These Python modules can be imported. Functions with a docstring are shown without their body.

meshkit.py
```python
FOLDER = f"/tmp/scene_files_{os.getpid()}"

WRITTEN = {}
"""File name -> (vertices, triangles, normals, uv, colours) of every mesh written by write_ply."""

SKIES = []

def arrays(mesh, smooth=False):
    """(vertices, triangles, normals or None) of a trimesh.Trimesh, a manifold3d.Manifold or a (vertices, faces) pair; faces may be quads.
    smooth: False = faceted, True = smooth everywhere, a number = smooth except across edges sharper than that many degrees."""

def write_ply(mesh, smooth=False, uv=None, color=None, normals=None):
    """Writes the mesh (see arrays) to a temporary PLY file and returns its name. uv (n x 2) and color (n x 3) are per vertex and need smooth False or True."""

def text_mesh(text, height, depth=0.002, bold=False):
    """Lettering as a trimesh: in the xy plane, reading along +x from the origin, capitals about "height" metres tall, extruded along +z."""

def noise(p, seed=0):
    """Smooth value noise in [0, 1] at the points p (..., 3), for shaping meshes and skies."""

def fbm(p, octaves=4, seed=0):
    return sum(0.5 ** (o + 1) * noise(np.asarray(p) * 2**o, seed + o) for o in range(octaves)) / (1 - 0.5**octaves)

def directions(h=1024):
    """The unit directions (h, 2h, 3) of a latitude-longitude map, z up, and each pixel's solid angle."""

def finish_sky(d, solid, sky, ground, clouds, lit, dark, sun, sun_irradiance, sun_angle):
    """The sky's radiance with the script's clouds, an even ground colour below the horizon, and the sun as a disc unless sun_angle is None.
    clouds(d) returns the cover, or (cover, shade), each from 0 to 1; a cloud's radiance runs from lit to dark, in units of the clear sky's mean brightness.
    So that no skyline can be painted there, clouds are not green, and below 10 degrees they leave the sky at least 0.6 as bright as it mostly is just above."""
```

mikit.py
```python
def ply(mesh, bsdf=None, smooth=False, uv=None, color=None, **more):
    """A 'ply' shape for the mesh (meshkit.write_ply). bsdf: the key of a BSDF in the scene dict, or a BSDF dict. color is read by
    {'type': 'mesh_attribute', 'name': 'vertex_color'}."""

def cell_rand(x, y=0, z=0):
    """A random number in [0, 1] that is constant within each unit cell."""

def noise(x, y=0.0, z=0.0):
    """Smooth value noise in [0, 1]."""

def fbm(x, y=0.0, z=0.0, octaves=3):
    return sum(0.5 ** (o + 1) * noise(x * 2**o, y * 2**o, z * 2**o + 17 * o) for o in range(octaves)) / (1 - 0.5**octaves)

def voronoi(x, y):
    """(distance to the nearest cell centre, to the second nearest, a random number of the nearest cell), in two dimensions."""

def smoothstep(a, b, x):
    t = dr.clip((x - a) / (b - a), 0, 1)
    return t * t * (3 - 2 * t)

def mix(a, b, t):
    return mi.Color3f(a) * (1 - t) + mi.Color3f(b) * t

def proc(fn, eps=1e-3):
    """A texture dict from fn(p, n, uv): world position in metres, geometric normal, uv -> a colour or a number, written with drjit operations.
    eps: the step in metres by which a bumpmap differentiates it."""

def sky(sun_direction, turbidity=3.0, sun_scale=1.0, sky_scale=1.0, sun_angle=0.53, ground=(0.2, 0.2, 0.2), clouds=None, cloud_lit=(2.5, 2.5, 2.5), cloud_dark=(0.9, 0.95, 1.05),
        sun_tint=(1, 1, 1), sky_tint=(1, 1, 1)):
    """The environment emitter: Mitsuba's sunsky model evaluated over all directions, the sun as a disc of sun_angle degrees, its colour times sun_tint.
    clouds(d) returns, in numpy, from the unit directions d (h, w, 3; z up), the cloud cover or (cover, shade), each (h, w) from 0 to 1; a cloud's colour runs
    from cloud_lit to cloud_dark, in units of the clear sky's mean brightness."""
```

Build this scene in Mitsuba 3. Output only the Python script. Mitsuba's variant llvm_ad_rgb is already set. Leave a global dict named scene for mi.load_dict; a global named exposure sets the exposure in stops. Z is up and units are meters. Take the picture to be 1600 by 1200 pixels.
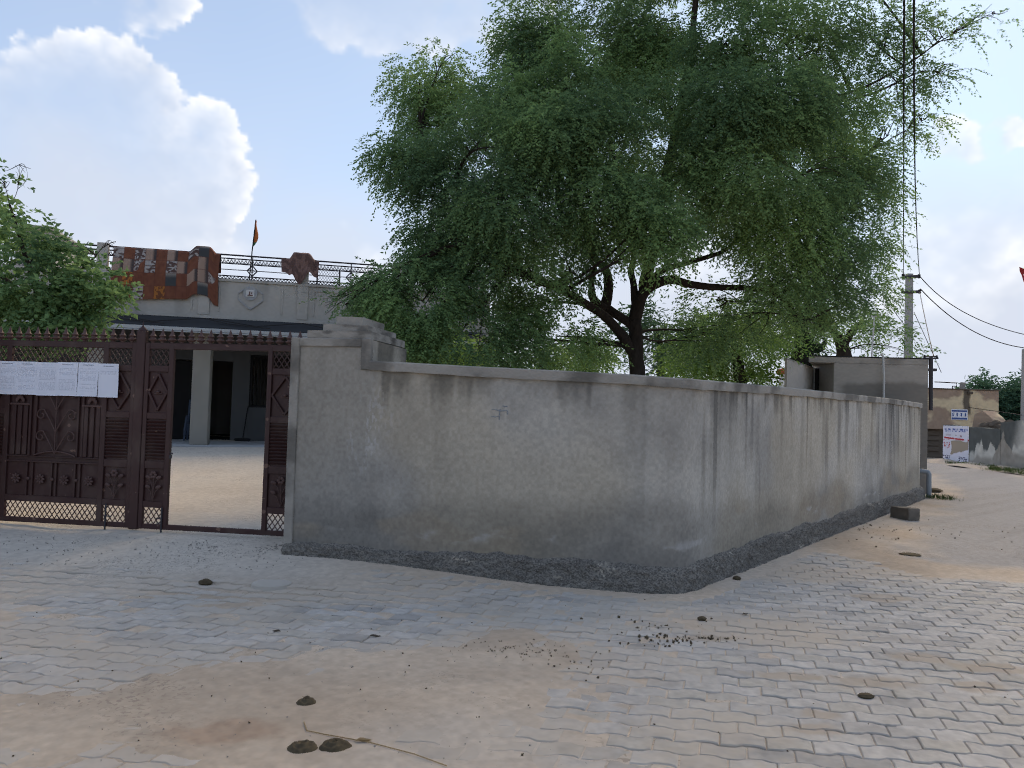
import math, random
import numpy as np, drjit as dr, mitsuba as mi, trimesh, mikit, meshkit
from shapely.geometry import Polygon, Point, LineString
from shapely import points as sh_points, distance as sh_distance, contains_xy
T = mi.ScalarTransform4f
scene, labels, used = {}, {}, {}
rng = np.random.default_rng(7)
N, FB, SS, MX, CR = mikit.noise, mikit.fbm, mikit.smoothstep, mikit.mix, mikit.cell_rand

# ------------------------------------------------------------------ camera, sky, exposure
PIT, ROLL = math.radians(2.0), 0.03
scene['camera'] = {'type': 'perspective', 'fov': 67.38, 'fov_axis': 'x', 'near_clip': 0.05, 'far_clip': 3000.0,
    'to_world': T().look_at(origin=[0, 0, 1.6], target=[0, math.cos(PIT), 1.6 + math.sin(PIT)], up=[-math.sin(ROLL), 0, math.cos(ROLL)])}
exposure = 2.42
SUN = (0.35, 0.62, 0.70)
PUFFS = [(-0.511,0.804,0.305,0.058),(-0.474,0.822,0.317,0.077),(-0.434,0.84,0.325,0.058),(-0.408,0.854,0.324,0.025),(-0.411,0.862,0.298,0.027),(-0.529,0.819,0.22,0.125),(-0.454,0.86,0.233,0.1),(-0.357,0.88,0.313,0.03),(-0.345,0.887,0.309,0.018),(-0.373,0.886,0.274,0.052),(-0.389,0.894,0.223,0.067),(-0.349,0.904,0.249,0.033),(-0.396,0.808,0.436,0.035),(-0.424,0.795,0.434,0.033),(-0.217,0.858,0.466,0.058),(-0.161,0.873,0.459,0.047),(-0.117,0.867,0.484,0.067),(-0.073,0.88,0.469,0.055),(-0.021,0.87,0.492,0.067),(-0.243,0.843,0.481,0.05),(-0.158,0.84,0.518,0.117),(0.472,0.825,0.309,0.025),(0.489,0.818,0.304,0.017),(0.521,0.794,0.313,0.018),(0.457,0.836,0.304,0.015)]
VEILS = [(-0.417,0.902,0.11,0.25),(-0.229,0.969,0.092,0.233),(-0.491,0.854,0.173,0.167),(0.499,0.857,0.131,0.2),(0.239,0.963,0.121,0.25),(0.515,0.837,0.185,0.075),(-0.002,0.995,0.101,0.25)]
def _union(d, k=0.006):
    acc = np.zeros(d.shape[:2])
    for x, y, zz, r in PUFFS:
        c = np.array([x, y, zz]); c /= np.linalg.norm(c)
        acc += np.exp(np.clip((r - np.arccos(np.clip(d @ c, -1, 1))) / k, -60, 40))
    return k * np.log(acc + 1e-26)
def clouds(d):
    """Thin haze, veils low in the sky, and back-lit cumulus whose sunward rims shine."""
    z = d[..., 2]
    big = meshkit.fbm(d * 3.2 + 5, 5, 3); bil = meshkit.fbm(d * 30, 5, 11) - 0.5; fine = meshkit.fbm(d * 80, 4, 31) - 0.5
    wob = d + 0.030 * np.stack([meshkit.fbm(d * 14 + k, 4, 51 + k) - 0.5 for k in (0, 3, 7)], -1) * 1.6
    wob = wob / np.linalg.norm(wob, axis=-1, keepdims=True)
    sun = np.array([0.85, -0.1, 0.35]); e = 0.012
    s0 = _union(wob); s1 = _union((lambda q: q / np.linalg.norm(q, axis=-1, keepdims=True))(wob + e * sun))
    face = np.clip((s0 - s1) / e, -1, 1)
    gen = (big - 0.56) * 0.35; away = np.clip((0.80 - d[..., 1]) * 4, 0, 1)         # cumulus in the rest of the sky
    s = np.maximum(s0, np.where(away > 0, gen * away - (1 - away) * 0.2, -9))
    s = s + 0.040 * bil + 0.018 * fine - 0.034 * np.abs(meshkit.fbm(d * 55, 4, 71) - 0.5) + 0.004
    lit = np.clip(0.60 + 0.50 * face + 1.3 * bil, 0, 1)
    inside = np.clip(s / (0.004 + 0.05 * (1 - lit) ** 2), 0, 1)
    rim = np.exp(-np.clip(s, 0, 9) / (0.007 + 0.016 * np.clip(0.5 + 3 * bil, 0, 1)))
    soft = np.exp(-np.clip(s, 0, 9) / 0.034)
    tex = np.clip(0.5 + 2.2 * fine + 1.8 * bil, 0, 1)
    veil = np.zeros(z.shape)
    for x, y, zz, r in VEILS:
        c = np.array([x, y, zz]); c /= np.linalg.norm(c)
        veil = np.maximum(veil, np.clip((r - np.arccos(np.clip(wob @ c, -1, 1))) / (r * 0.6), 0, 1))
    clump = np.clip((meshkit.fbm(d * 11 + 2, 5, 91) - 0.53) * 5, 0, 1)
    haze = np.clip(0.37 + 0.30 * np.exp(-(z / 0.2) ** 2) + 0.40 * (big - 0.5) + 0.42 * veil * veil * (3 - 2 * veil), 0, 1)
    puff = inside * (0.16 + 0.78 * soft * (0.35 + 0.65 * lit))
    cover = np.clip(haze * (1 - puff) + puff, 0, 1)
    hshade = 0.86 - 0.5 * clump * veil * (0.4 + 0.6 * tex)
    shade = np.where(inside > 0, hshade * (1 - inside) + inside * np.clip(0.92 - 0.92 * rim * lit * (0.45 + 0.55 * tex) - 0.25 * soft * tex, 0, 1), hshade)
    return cover, np.clip(shade, 0, 1)
scene['sky'] = mikit.sky(SUN, turbidity=3.0, sun_scale=0.38, sky_scale=1.0, sun_angle=24.0, clouds=clouds, cloud_lit=(2.4, 2.36, 2.32), cloud_dark=(1.28, 1.42, 1.70), sky_tint=(1.0, 1.0, 1.0), sun_tint=(1.0, 0.94, 0.84), ground=(0.3, 0.27, 0.23))

# ------------------------------------------------------------------ helpers
def ukey(base):
    if base not in used:
        used[base] = 0
        return base
    used[base] += 1
    return f'{base}_{used[base]:03d}'
def thing(name, label=None, cat=None, group=None, kind=None):
    k = ukey(name); lab(k, label, cat, group, kind); return k
def lab(k, label=None, cat=None, group=None, kind=None):
    d = {a: b for a, b in (('label', label), ('category', cat), ('group', group), ('kind', kind)) if b}
    if d: labels[k] = d
def put(key, mesh, bsdf, smooth=False, **kw):
    scene[key] = mikit.ply(mesh, 'm_' + bsdf, smooth=smooth, **kw); return key
def part(parent, name, mesh, bsdf, smooth=False, label=None, kind=None, **kw):
    k = ukey(parent + '__' + name); put(k, mesh, bsdf, smooth, **kw); lab(k, label, None, None, kind); return k
def solo(name, mesh, bsdf, label, cat=None, group=None, kind=None, smooth=False, **kw):
    k = thing(name, label, cat, group, kind); return put(k, mesh, bsdf, smooth, **kw)
def join(ms):
    vs, fs, o = [], [], 0
    for v, f in ms:
        vs.append(np.asarray(v, float)); fs.append(np.asarray(f, int) + o); o += len(v)
    return np.vstack(vs), np.vstack(fs)
def _cb():
    c = np.array([[x, y, z] for x in (-1, 1) for y in (-1, 1) for z in (-1, 1)], float)
    pts = np.concatenate([c * np.where(np.arange(3) == k, 1, 0.8) for k in range(3)])
    h = trimesh.convex.convex_hull(pts)
    key = {tuple(np.round(p, 3)): i for i, p in enumerate(pts)}
    f = np.array([[key[tuple(np.round(h.vertices[i], 3))] for i in t] for t in h.faces])
    return c, f
_CC, _CF = _cb()
def box(x0, x1, y0, y1, z0, z1, b=0.004):
    """Bevelled box."""
    h = np.array([x1 - x0, y1 - y0, z1 - z0]) / 2; c = np.array([x0 + x1, y0 + y1, z0 + z1]) / 2
    b = min(b, *(h * 0.45))
    v = np.concatenate([_CC * np.where(np.arange(3) == k, h, h - b) for k in range(3)]) + c
    return v, _CF
def bar(p, q, w, t, nrm):
    """Bar from p to q, w wide across, t thick along nrm."""
    p, q = np.asarray(p, float), np.asarray(q, float); x = q - p; L = np.linalg.norm(x); x /= L
    n = np.asarray(nrm, float); n = n - x * (n @ x); n /= np.linalg.norm(n); y = np.cross(n, x)
    v, f = box(0, L, -w / 2, w / 2, -t / 2, t / 2, min(w, t) * 0.2)
    return p + v @ np.stack([x, y, n]), f
def tube(P, R, sides=8, cap=True):
    p = np.asarray(P, float); r = np.broadcast_to(R, (len(p),))
    t = np.gradient(p, axis=0); t /= np.linalg.norm(t, axis=1, keepdims=True) + 1e-12
    a = np.zeros_like(p); ref = np.array([0.31, 0.2, 0.93]) if abs(t[0] @ np.array([0.31, 0.2, 0.93])) < 0.9 else np.array([1.0, 0, 0])
    for i in range(len(p)):
        a[i] = ref - t[i] * (ref @ t[i]); a[i] /= np.linalg.norm(a[i]); ref = a[i]
    b = np.cross(t, a); ang = np.arange(sides) * 2 * np.pi / sides
    v = (p[:, None] + r[:, None, None] * (np.cos(ang)[None, :, None] * a[:, None] + np.sin(ang)[None, :, None] * b[:, None])).reshape(-1, 3)
    i, j = np.meshgrid(np.arange(len(p) - 1), np.arange(sides), indexing='ij'); k = (j + 1) % sides
    q = np.stack([i * sides + j, i * sides + k, (i + 1) * sides + k, (i + 1) * sides + j], -1).reshape(-1, 4)
    f = np.vstack([q[:, [0, 1, 2]], q[:, [0, 2, 3]]])
    if cap:
        n = len(v); v = np.vstack([v, p[:1], p[-1:]]); s = np.arange(sides); s2 = (s + 1) % sides; o = (len(p) - 1) * sides
        f = np.vstack([f, np.stack([s2, s, s * 0 + n], 1), np.stack([s + o, s2 + o, s * 0 + n + 1], 1)])
    return v, f
def lathe(prof, sides=14):
    pr = np.asarray(prof, float); ang = np.arange(sides) * 2 * np.pi / sides
    v = np.stack([pr[:, 0, None] * np.cos(ang), pr[:, 0, None] * np.sin(ang), np.repeat(pr[:, 1:2], sides, 1)], -1).reshape(-1, 3)
    i, j = np.meshgrid(np.arange(len(pr) - 1), np.arange(sides), indexing='ij'); k = (j + 1) % sides
    q = np.stack([i * sides + j, i * sides + k, (i + 1) * sides + k, (i + 1) * sides + j], -1).reshape(-1, 4)
    return v, np.vstack([q[:, [0, 1, 2]], q[:, [0, 2, 3]]])
def loft(rings, closed=True, caps=True):
    r = np.asarray(rings, float); n, m = r.shape[:2]; v = r.reshape(-1, 3)
    i, j = np.meshgrid(np.arange(n - 1), np.arange(m if closed else m - 1), indexing='ij'); k = (j + 1) % m
    q = np.stack([i * m + j, (i + 1) * m + j, (i + 1) * m + k, i * m + k], -1).reshape(-1, 4)
    f = np.vstack([q[:, [0, 1, 2]], q[:, [0, 2, 3]]])
    if closed and caps:
        a = np.arange(1, m - 1); o = (n - 1) * m
        f = np.vstack([f, np.stack([a * 0, a, a + 1], 1), np.stack([a * 0 + o, a + 1 + o, a + o], 1)])
    return v, f
def grid(U, V, fn):
    """Open sheet: fn(u, v) -> (..., 3); returns mesh and uv."""
    u, v = np.meshgrid(U, V, indexing='ij'); P = fn(u, v); n, m = u.shape
    i, j = np.meshgrid(np.arange(n - 1), np.arange(m - 1), indexing='ij')
    q = np.stack([i * m + j, (i + 1) * m + j, (i + 1) * m + j + 1, i * m + j + 1], -1).reshape(-1, 4)
    return (P.reshape(-1, 3), np.vstack([q[:, [0, 1, 2]], q[:, [0, 2, 3]]])), np.stack([u.ravel(), v.ravel()], 1)
def prism(poly, h):
    m = trimesh.creation.extrude_polygon(poly, h, engine='earcut'); return np.array(m.vertices), np.array(m.faces)
_ICO = trimesh.creation.icosphere(1); _ICO2 = trimesh.creation.icosphere(2)
def blob(c, r, ico=_ICO, rough=0.0, seed=0):
    v = np.array(ico.vertices)
    if rough: v = v * (1 + rough * (meshkit.fbm(v * 2.3 + seed * 7.1, 3, seed) - 0.5)[:, None])
    return np.asarray(c) + v * np.asarray(r), np.array(ico.faces)
class Fr:
    """A local frame: s along, n into the scene, z up."""
    def __init__(self, o, deg, z=0):
        a = math.radians(deg); self.d = np.array([math.cos(a), math.sin(a), 0]); self.n = np.array([-math.sin(a), math.cos(a), 0]); self.o = np.array([o[0], o[1], z], float); self.deg = deg
    def __call__(self, m):
        v, f = m; v = np.asarray(v, float)
        return self.o + v[:, :1] * self.d + v[:, 1:2] * self.n + v[:, 2:3] * np.array([0, 0, 1.0]), f
    def p(self, s, n=0, z=0): return self.o + s * self.d + n * self.n + np.array([0, 0, z])
def S(a, b, x):
    t = np.clip((np.asarray(x, float) - a) / (b - a), 0, 1); return t * t * (3 - 2 * t)
def clean(m):
    k, i = np.unique(m[1], return_inverse=True); return m[0][k], i.reshape(-1, 3)
def moved(m, d): return m[0] + np.asarray(d), m[1]

# ------------------------------------------------------------------ materials
def two(d): return {'type': 'twosided', 'bsdf': d}
def pr(color, rough=0.8, spec=0.3, metallic=0.0, bump=None, scale=1.0, eps=2e-3, twos=True):
    c = {'type': 'rgb', 'value': list(color)} if isinstance(color, (tuple, list)) else (mikit.proc(color) if callable(color) else color)
    r = mikit.proc(rough) if callable(rough) else rough
    d = {'type': 'principled', 'base_color': c, 'roughness': r, 'specular': spec, 'metallic': metallic}
    if bump: d = {'type': 'bumpmap', 'arbitrary': mikit.proc(bump, eps), 'scale': scale, 'bsdf': d}
    return two(d) if twos else d
def plaster(p, n, uv):
    s, z = uv.x, uv.y
    b = FB(s * 0.8, z * 1.1, 1.0, 4)
    c = MX((0.385, 0.363, 0.322), (0.268, 0.254, 0.231), SS(0.28, 0.72, b + 0.36 * (FB(s * 4.2, z * 3.4, 21.0, 4) - 0.5)))
    c = MX(c, (0.36, 0.315, 0.24), 0.55 * SS(0.45, 0.7, FB(s * 0.7 + 9, z * 0.55, 4.0, 3)))
    pier = 1 - SS(-2.95, -2.72, s + 0.16 * (FB(s * 3, z * 4, 2.0, 3) - 0.5) * 2)
    c = MX(c, (0.232, 0.222, 0.203), 0.6 * pier)
    wide = SS(0.48, 0.78, N(s * 5.0 + 3, z * 0.22, 7.0)) * SS(0.3, 1.9, z)
    thin = SS(0.6, 0.8, N(s * 11.0, z * 0.3, 3.0)) * SS(0.9, 1.9, z + 0.8 * N(s * 9, 0.0, 5.0))
    c = c * (1 - 0.33 * wide * (1 - 0.7 * pier)) * (1 - 0.38 * thin * SS(-1.5, 1.0, s))
    moss = SS(0.45, 0.7, N(s * 7, z * 1.0, 1.0)) * SS(1.55, 1.95, z + 0.25 * (N(s * 22, z, 9.0) - 0.5))
    c = c * (1 - 0.5 * moss)
    hb = 0.56 + 0.34 * (FB(s * 0.9, 2.0, 0.0, 3) - 0.5) * 2 + 0.05 * (FB(s * 8, z * 3, 0.0, 3) - 0.5) + 0.12 * pier
    damp = 1 - SS(-0.12, 0.20, z - hb)
    c = c * (1 - 0.30 * damp * (0.55 + 0.9 * FB(s * 1.7, z * 3.5, 3.0, 3)))
    c = MX(c, (0.27, 0.225, 0.165), 0.45 * damp * SS(0.55, 0.7, FB(s * 1.3, z * 3, 6.0, 3)))
    salt = damp * SS(0.55, 0.75, FB(s * 4, z * 10, 8.0, 4)) * SS(0.08, 0.0, dr.abs(z - 0.36 - 0.1 * N(s * 1.5, 4.0)))
    c = MX(c, (0.42, 0.41, 0.40), 0.5 * salt * SS(0.4, 0.6, FB(s * 2.5, z * 7, 5.0, 3)))
    drip = SS(0.5, 0.75, N(s * 24, z * 2.2, 2.0)) * SS(0.30, 0.05, dr.abs(s + 2.95 - 0.2 * N(z * 2.5, 1.0))) * SS(0.7, 1.3, z) * SS(1.95, 1.5, z)
    c = MX(c, (0.62, 0.63, 0.66), 0.17 * drip * SS(0.5, 0.7, N(s * 60, z * 30)))
    c = c * (0.80 + 0.40 * FB(s * 36, z * 34, 2.0, 3))
    return dr.clip(c, 0.02, 0.8)
def plaster_b(p, n, uv): return FB(p.x * 40 + p.y * 30, p.z * 55, p.y * 20, 3) + 0.6 * FB(p.x * 9, p.z * 12, p.y * 9, 2)
def coping_c(p, n, uv):
    c = MX((0.325, 0.305, 0.272), (0.225, 0.212, 0.19), FB(p.x * 3, p.y * 3, p.z * 6))
    k = SS(0.42, 0.66, FB(p.x * 3, p.y * 3, p.z * 2.5, 4))
    return c * (1 - 0.5 * k) * (0.88 + 0.24 * FB(p.x * 50, p.y * 50, p.z * 60, 2))
def cap_c(p, n, uv): return coping_c(p, n, uv) * (0.55 + 0.5 * SS(0.35, 0.6, FB(p.x * 6, p.y * 6, p.z * 14, 4)))
def rough_c(p, n, uv):
    c = MX((0.085, 0.081, 0.075), (0.20, 0.188, 0.168), SS(0.25, 0.75, FB(p.x * 75, p.y * 75, p.z * 85, 2)))
    c = c * (0.75 + 0.5 * FB(p.x * 4, p.y * 4, p.z * 6, 3))
    return MX(c, (0.36, 0.33, 0.28), SS(0.62, 0.74, FB(p.x * 2.2, p.y * 2.2, p.z * 5, 4)) * SS(0.5, 0.7, N(p.x * 60, p.y * 60, p.z * 60)))
SAND, SAND2, ROADC = (0.405, 0.340, 0.268), (0.335, 0.275, 0.213), (0.275, 0.262, 0.248)
def sand_c(p, n, uv):
    f = FB(p.x * 0.9, p.y * 0.9, 0.0, 4)
    c = MX(SAND, SAND2, SS(0.35, 0.7, f))
    c = MX(c, (0.38, 0.345, 0.30), 0.6 * SS(0.42, 0.6, FB(p.x * 0.45 + 3, p.y * 0.45, 3.0, 3)))
    pale = uv.y
    c = MX(c, (0.405, 0.378, 0.335), pale)
    road = SS(0.3, 0.7, uv.x + 0.7 * (FB(p.x * 1.1, p.y * 1.1, 5.0, 4) - 0.5))
    c = MX(c, ROADC, road)
    disc = SS(-0.2, 0.4, 1 - dr.sqrt(dr.square((p.x + 1.34) / 0.30) + dr.square((p.y - 3.76) / 0.17)) + 0.8 * (FB(p.x * 6, p.y * 6, 9.0, 3) - 0.5))
    c = MX(c, (0.27, 0.19, 0.135), 0.65 * disc)
    ruts = SS(0.5, 0.62, N(p.x * 0.25, (p.y - 0.9 * p.x) * 3.2, 4.0)) * road
    c = c * (1 - 0.06 * ruts)
    g = FB(p.x * 22, p.y * 22, 0.0, 3)
    grit = SS(0.68, 0.8, N(p.x * 65, p.y * 65)) * SS(0.5, 0.75, FB(p.x * 1.4, p.y * 1.4, 8.0, 3))
    c = c * (0.84 + 0.32 * g)
    return MX(c, (0.17, 0.145, 0.12), 0.5 * grit)
def sand_b(p, n, uv): return FB(p.x * 30, p.y * 30, 0.0, 3) + 0.35 * FB(p.x * 140, p.y * 140, 0.0, 2) + 0.8 * FB(p.x * 6, p.y * 14, 0.0, 2) + 0.5 * dr.sin(2 * dr.pi * (p.y - 0.03 * p.x + 0.03 * dr.sin(p.x * 2.0)) / 0.048) * SS(0.34, 0.12, dr.abs(p.y - 4.66 - 0.10 * (p.x + 0.6))) * SS(1.5, 0.7, dr.abs(p.x + 0.5))
DUST = [(-1.3, 4.25, 1.9, 1.25), (0.1, 5.0, 1.0, 0.6), (-1.6, 6.6, 1.6, 0.5), (2.9, 8.2, 1.6, 0.5), (2.0, 5.9, 0.9, 0.5), (-3.6, 5.3, 0.8, 0.4)]
STAINS = [(3.4, 7.08, .34, .18), (3.2, 5.12, .30, .12), (2.85, 5.3, .22, .12), (2.32, 4.8, .38, .14), (1.75, 4.85, .3, .1), (1.6, 4.04, .2, .09), (1.72, 4.24, .14, .08), (2.9, 4.75, .18, .1), (0.68, 4.27, .1, .08), (4.3, 6.2, .25, .1), (1.45, 5.62, .3, .1)]
def paver_c(p, n, uv):
    t = uv.x
    c = MX((0.375, 0.358, 0.332), (0.27, 0.259, 0.243), t)
    c = MX(c, (0.34, 0.32, 0.285), SS(0.55, 0.9, CR(t * 977.0, 3.0)))
    c = c * (0.82 + 0.36 * FB(p.x * 24, p.y * 24, 0.0, 3))
    c = c * (1 - 0.14 * SS(0.6, 0.75, FB(p.x * 3.1, p.y * 3.1, 7.0, 4)))
    dust = SS(0.40, 0.72, FB(p.x * 1.0 + 7, p.y * 1.0, 2.0, 4) + 0.3 * (FB(p.x * 15, p.y * 15, 4.0, 2) - 0.5))
    c = MX(c, (0.38, 0.335, 0.275), 0.6 * dust)
    wb = 1.0 * (FB(p.x * 1.6, p.y * 1.6, 6.0, 4) - 0.5) + 0.35 * (FB(p.x * 14, p.y * 14, 4.0, 2) - 0.5)
    for x, y, rx, ry in DUST:
        c = MX(c, (0.39, 0.335, 0.27), 0.62 * SS(-0.25, 0.5, 1 - dr.sqrt(dr.square((p.x - x) / rx) + dr.square((p.y - y) / ry)) + wb))
    wob = 1.1 * (FB(p.x * 3, p.y * 3, 1.0, 3) - 0.5) + 0.5 * (FB(p.x * 16, p.y * 16, 1.0, 2) - 0.5)
    for x, y, rx, ry in STAINS:
        c = MX(c, (0.30, 0.245, 0.185), 0.6 * SS(-0.1, 0.45, 1 - dr.sqrt(dr.square((p.x - x) / rx) + dr.square((p.y - y) / ry)) + wob))
    return c
def paver_b(p, n, uv): return FB(p.x * 60, p.y * 60, p.z * 60, 3)
def gate_c(p, n, uv):
    c = MX((0.046, 0.017, 0.016), (0.030, 0.013, 0.013), FB(p.x * 2, p.y * 2, p.z * 2, 3))
    dust = SS(0.45, 0.75, FB(p.x * 5, p.y * 5, p.z * 3, 4))
    c = MX(c, (0.085, 0.058, 0.048), 0.4 * dust)
    ch = 0.6 * SS(0.78, 0.80, FB(p.x * 14 + 3, p.y * 14, p.z * 14, 3))
    return MX(c, (0.20, 0.12, 0.09), ch)
def white_c(p, n, uv):
    c = MX((0.42, 0.405, 0.375), (0.34, 0.328, 0.305), FB(p.x * 0.8, p.y * 0.8, p.z * 1.2, 4))
    st = SS(0.55, 0.8, N(p.x * 4, p.z * 0.4, p.y * 4))
    return c * (1 - 0.22 * st) * (0.93 + 0.14 * FB(p.x * 18, p.y * 18, p.z * 18, 2))
def shed_c(p, n, uv):
    c = MX((0.385, 0.355, 0.315), (0.30, 0.275, 0.245), FB(p.x * 0.9, p.y * 0.9, p.z * 1.3, 4))
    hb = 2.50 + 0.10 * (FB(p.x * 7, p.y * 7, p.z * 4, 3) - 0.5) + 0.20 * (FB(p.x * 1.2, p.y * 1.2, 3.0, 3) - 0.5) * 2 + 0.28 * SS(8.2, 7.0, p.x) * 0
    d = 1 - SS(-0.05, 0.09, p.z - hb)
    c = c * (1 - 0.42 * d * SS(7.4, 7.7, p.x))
    top = SS(0.4, 0.65, FB(p.x * 2.5, p.y * 2.5, p.z * 1.2, 3)) * SS(2.75, 3.05, p.z)
    return c * (1 - 0.4 * top) * (0.9 + 0.2 * FB(p.x * 14, p.y * 14, p.z * 22, 2))
def ochre_c(p, n, uv):
    c = MX((0.58, 0.49, 0.33), (0.48, 0.395, 0.26), FB(p.x * 1.2, p.z * 1.4, 0.0, 3))
    c = MX(c, (0.30, 0.225, 0.17), SS(0.55, 0.66, FB(p.x * 0.8 + 2, p.z * 1.1, 3.0, 4) + 0.25 * SS(2.4, 3.2, p.z)))
    st = SS(0.22, 0.1, dr.abs(p.x - 21.42 + 0.12 * N(p.z * 3, 2.0))) * SS(1.9, 2.2, p.z)
    c = MX(c, (0.045, 0.04, 0.04), 0.85 * st)
    return c * (0.88 + 0.24 * FB(p.x * 9, p.z * 9, 0.0, 2))
def algae_c(p, n, uv):
    y, z = p.y, p.z
    c = MX((0.55, 0.54, 0.49), (0.45, 0.44, 0.40), FB(y * 1.2, z * 1.2, 0.0, 3))
    bl = SS(0.42, 0.62, N(y * 5, z * 0.5, 3.0) + 0.9 * SS(0.5, 1.5, z + 0.3 * N(y * 7, 0.0)) - 0.35)
    c = MX(c, (0.055, 0.065, 0.065), 0.9 * bl * SS(27.6, 28.4, y + z * 0.3))
    gr = SS(0.0, 0.12, 1.42 - 1.5 * dr.abs(y - 28.45) + 0.5 * (FB(y * 2, z * 2, 4.0, 3) - 0.5) - z) 
    lo = SS(0.1, -0.1, z - 0.5 - 0.4 * (FB(y * 1.5, 2.0, 0.0, 3) - 0.5) * 2)
    c = MX(c, (0.31, 0.285, 0.245), dr.maximum(gr, lo) * 0.9)
    return c * (0.8 + 0.4 * FB(y * 6, z * 6, 1.0, 3))
def bark_c(p, n, uv): return MX((0.018, 0.014, 0.012), (0.045, 0.036, 0.030), FB(p.x * 18, p.y * 18, p.z * 5, 3))
def dung_c(p, n, uv): return MX((0.042, 0.032, 0.020), (0.10, 0.080, 0.048), FB(p.x * 60, p.y * 60, p.z * 60, 3))
def stone_c(p, n, uv): return MX((0.16, 0.15, 0.14), (0.27, 0.25, 0.23), FB(p.x * 9, p.y * 9, p.z * 9, 3))
def pole_c(p, n, uv): return MX((0.33, 0.325, 0.32), (0.29, 0.285, 0.28), FB(p.x * 1, p.y * 1, p.z * 0.8, 2))
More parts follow.
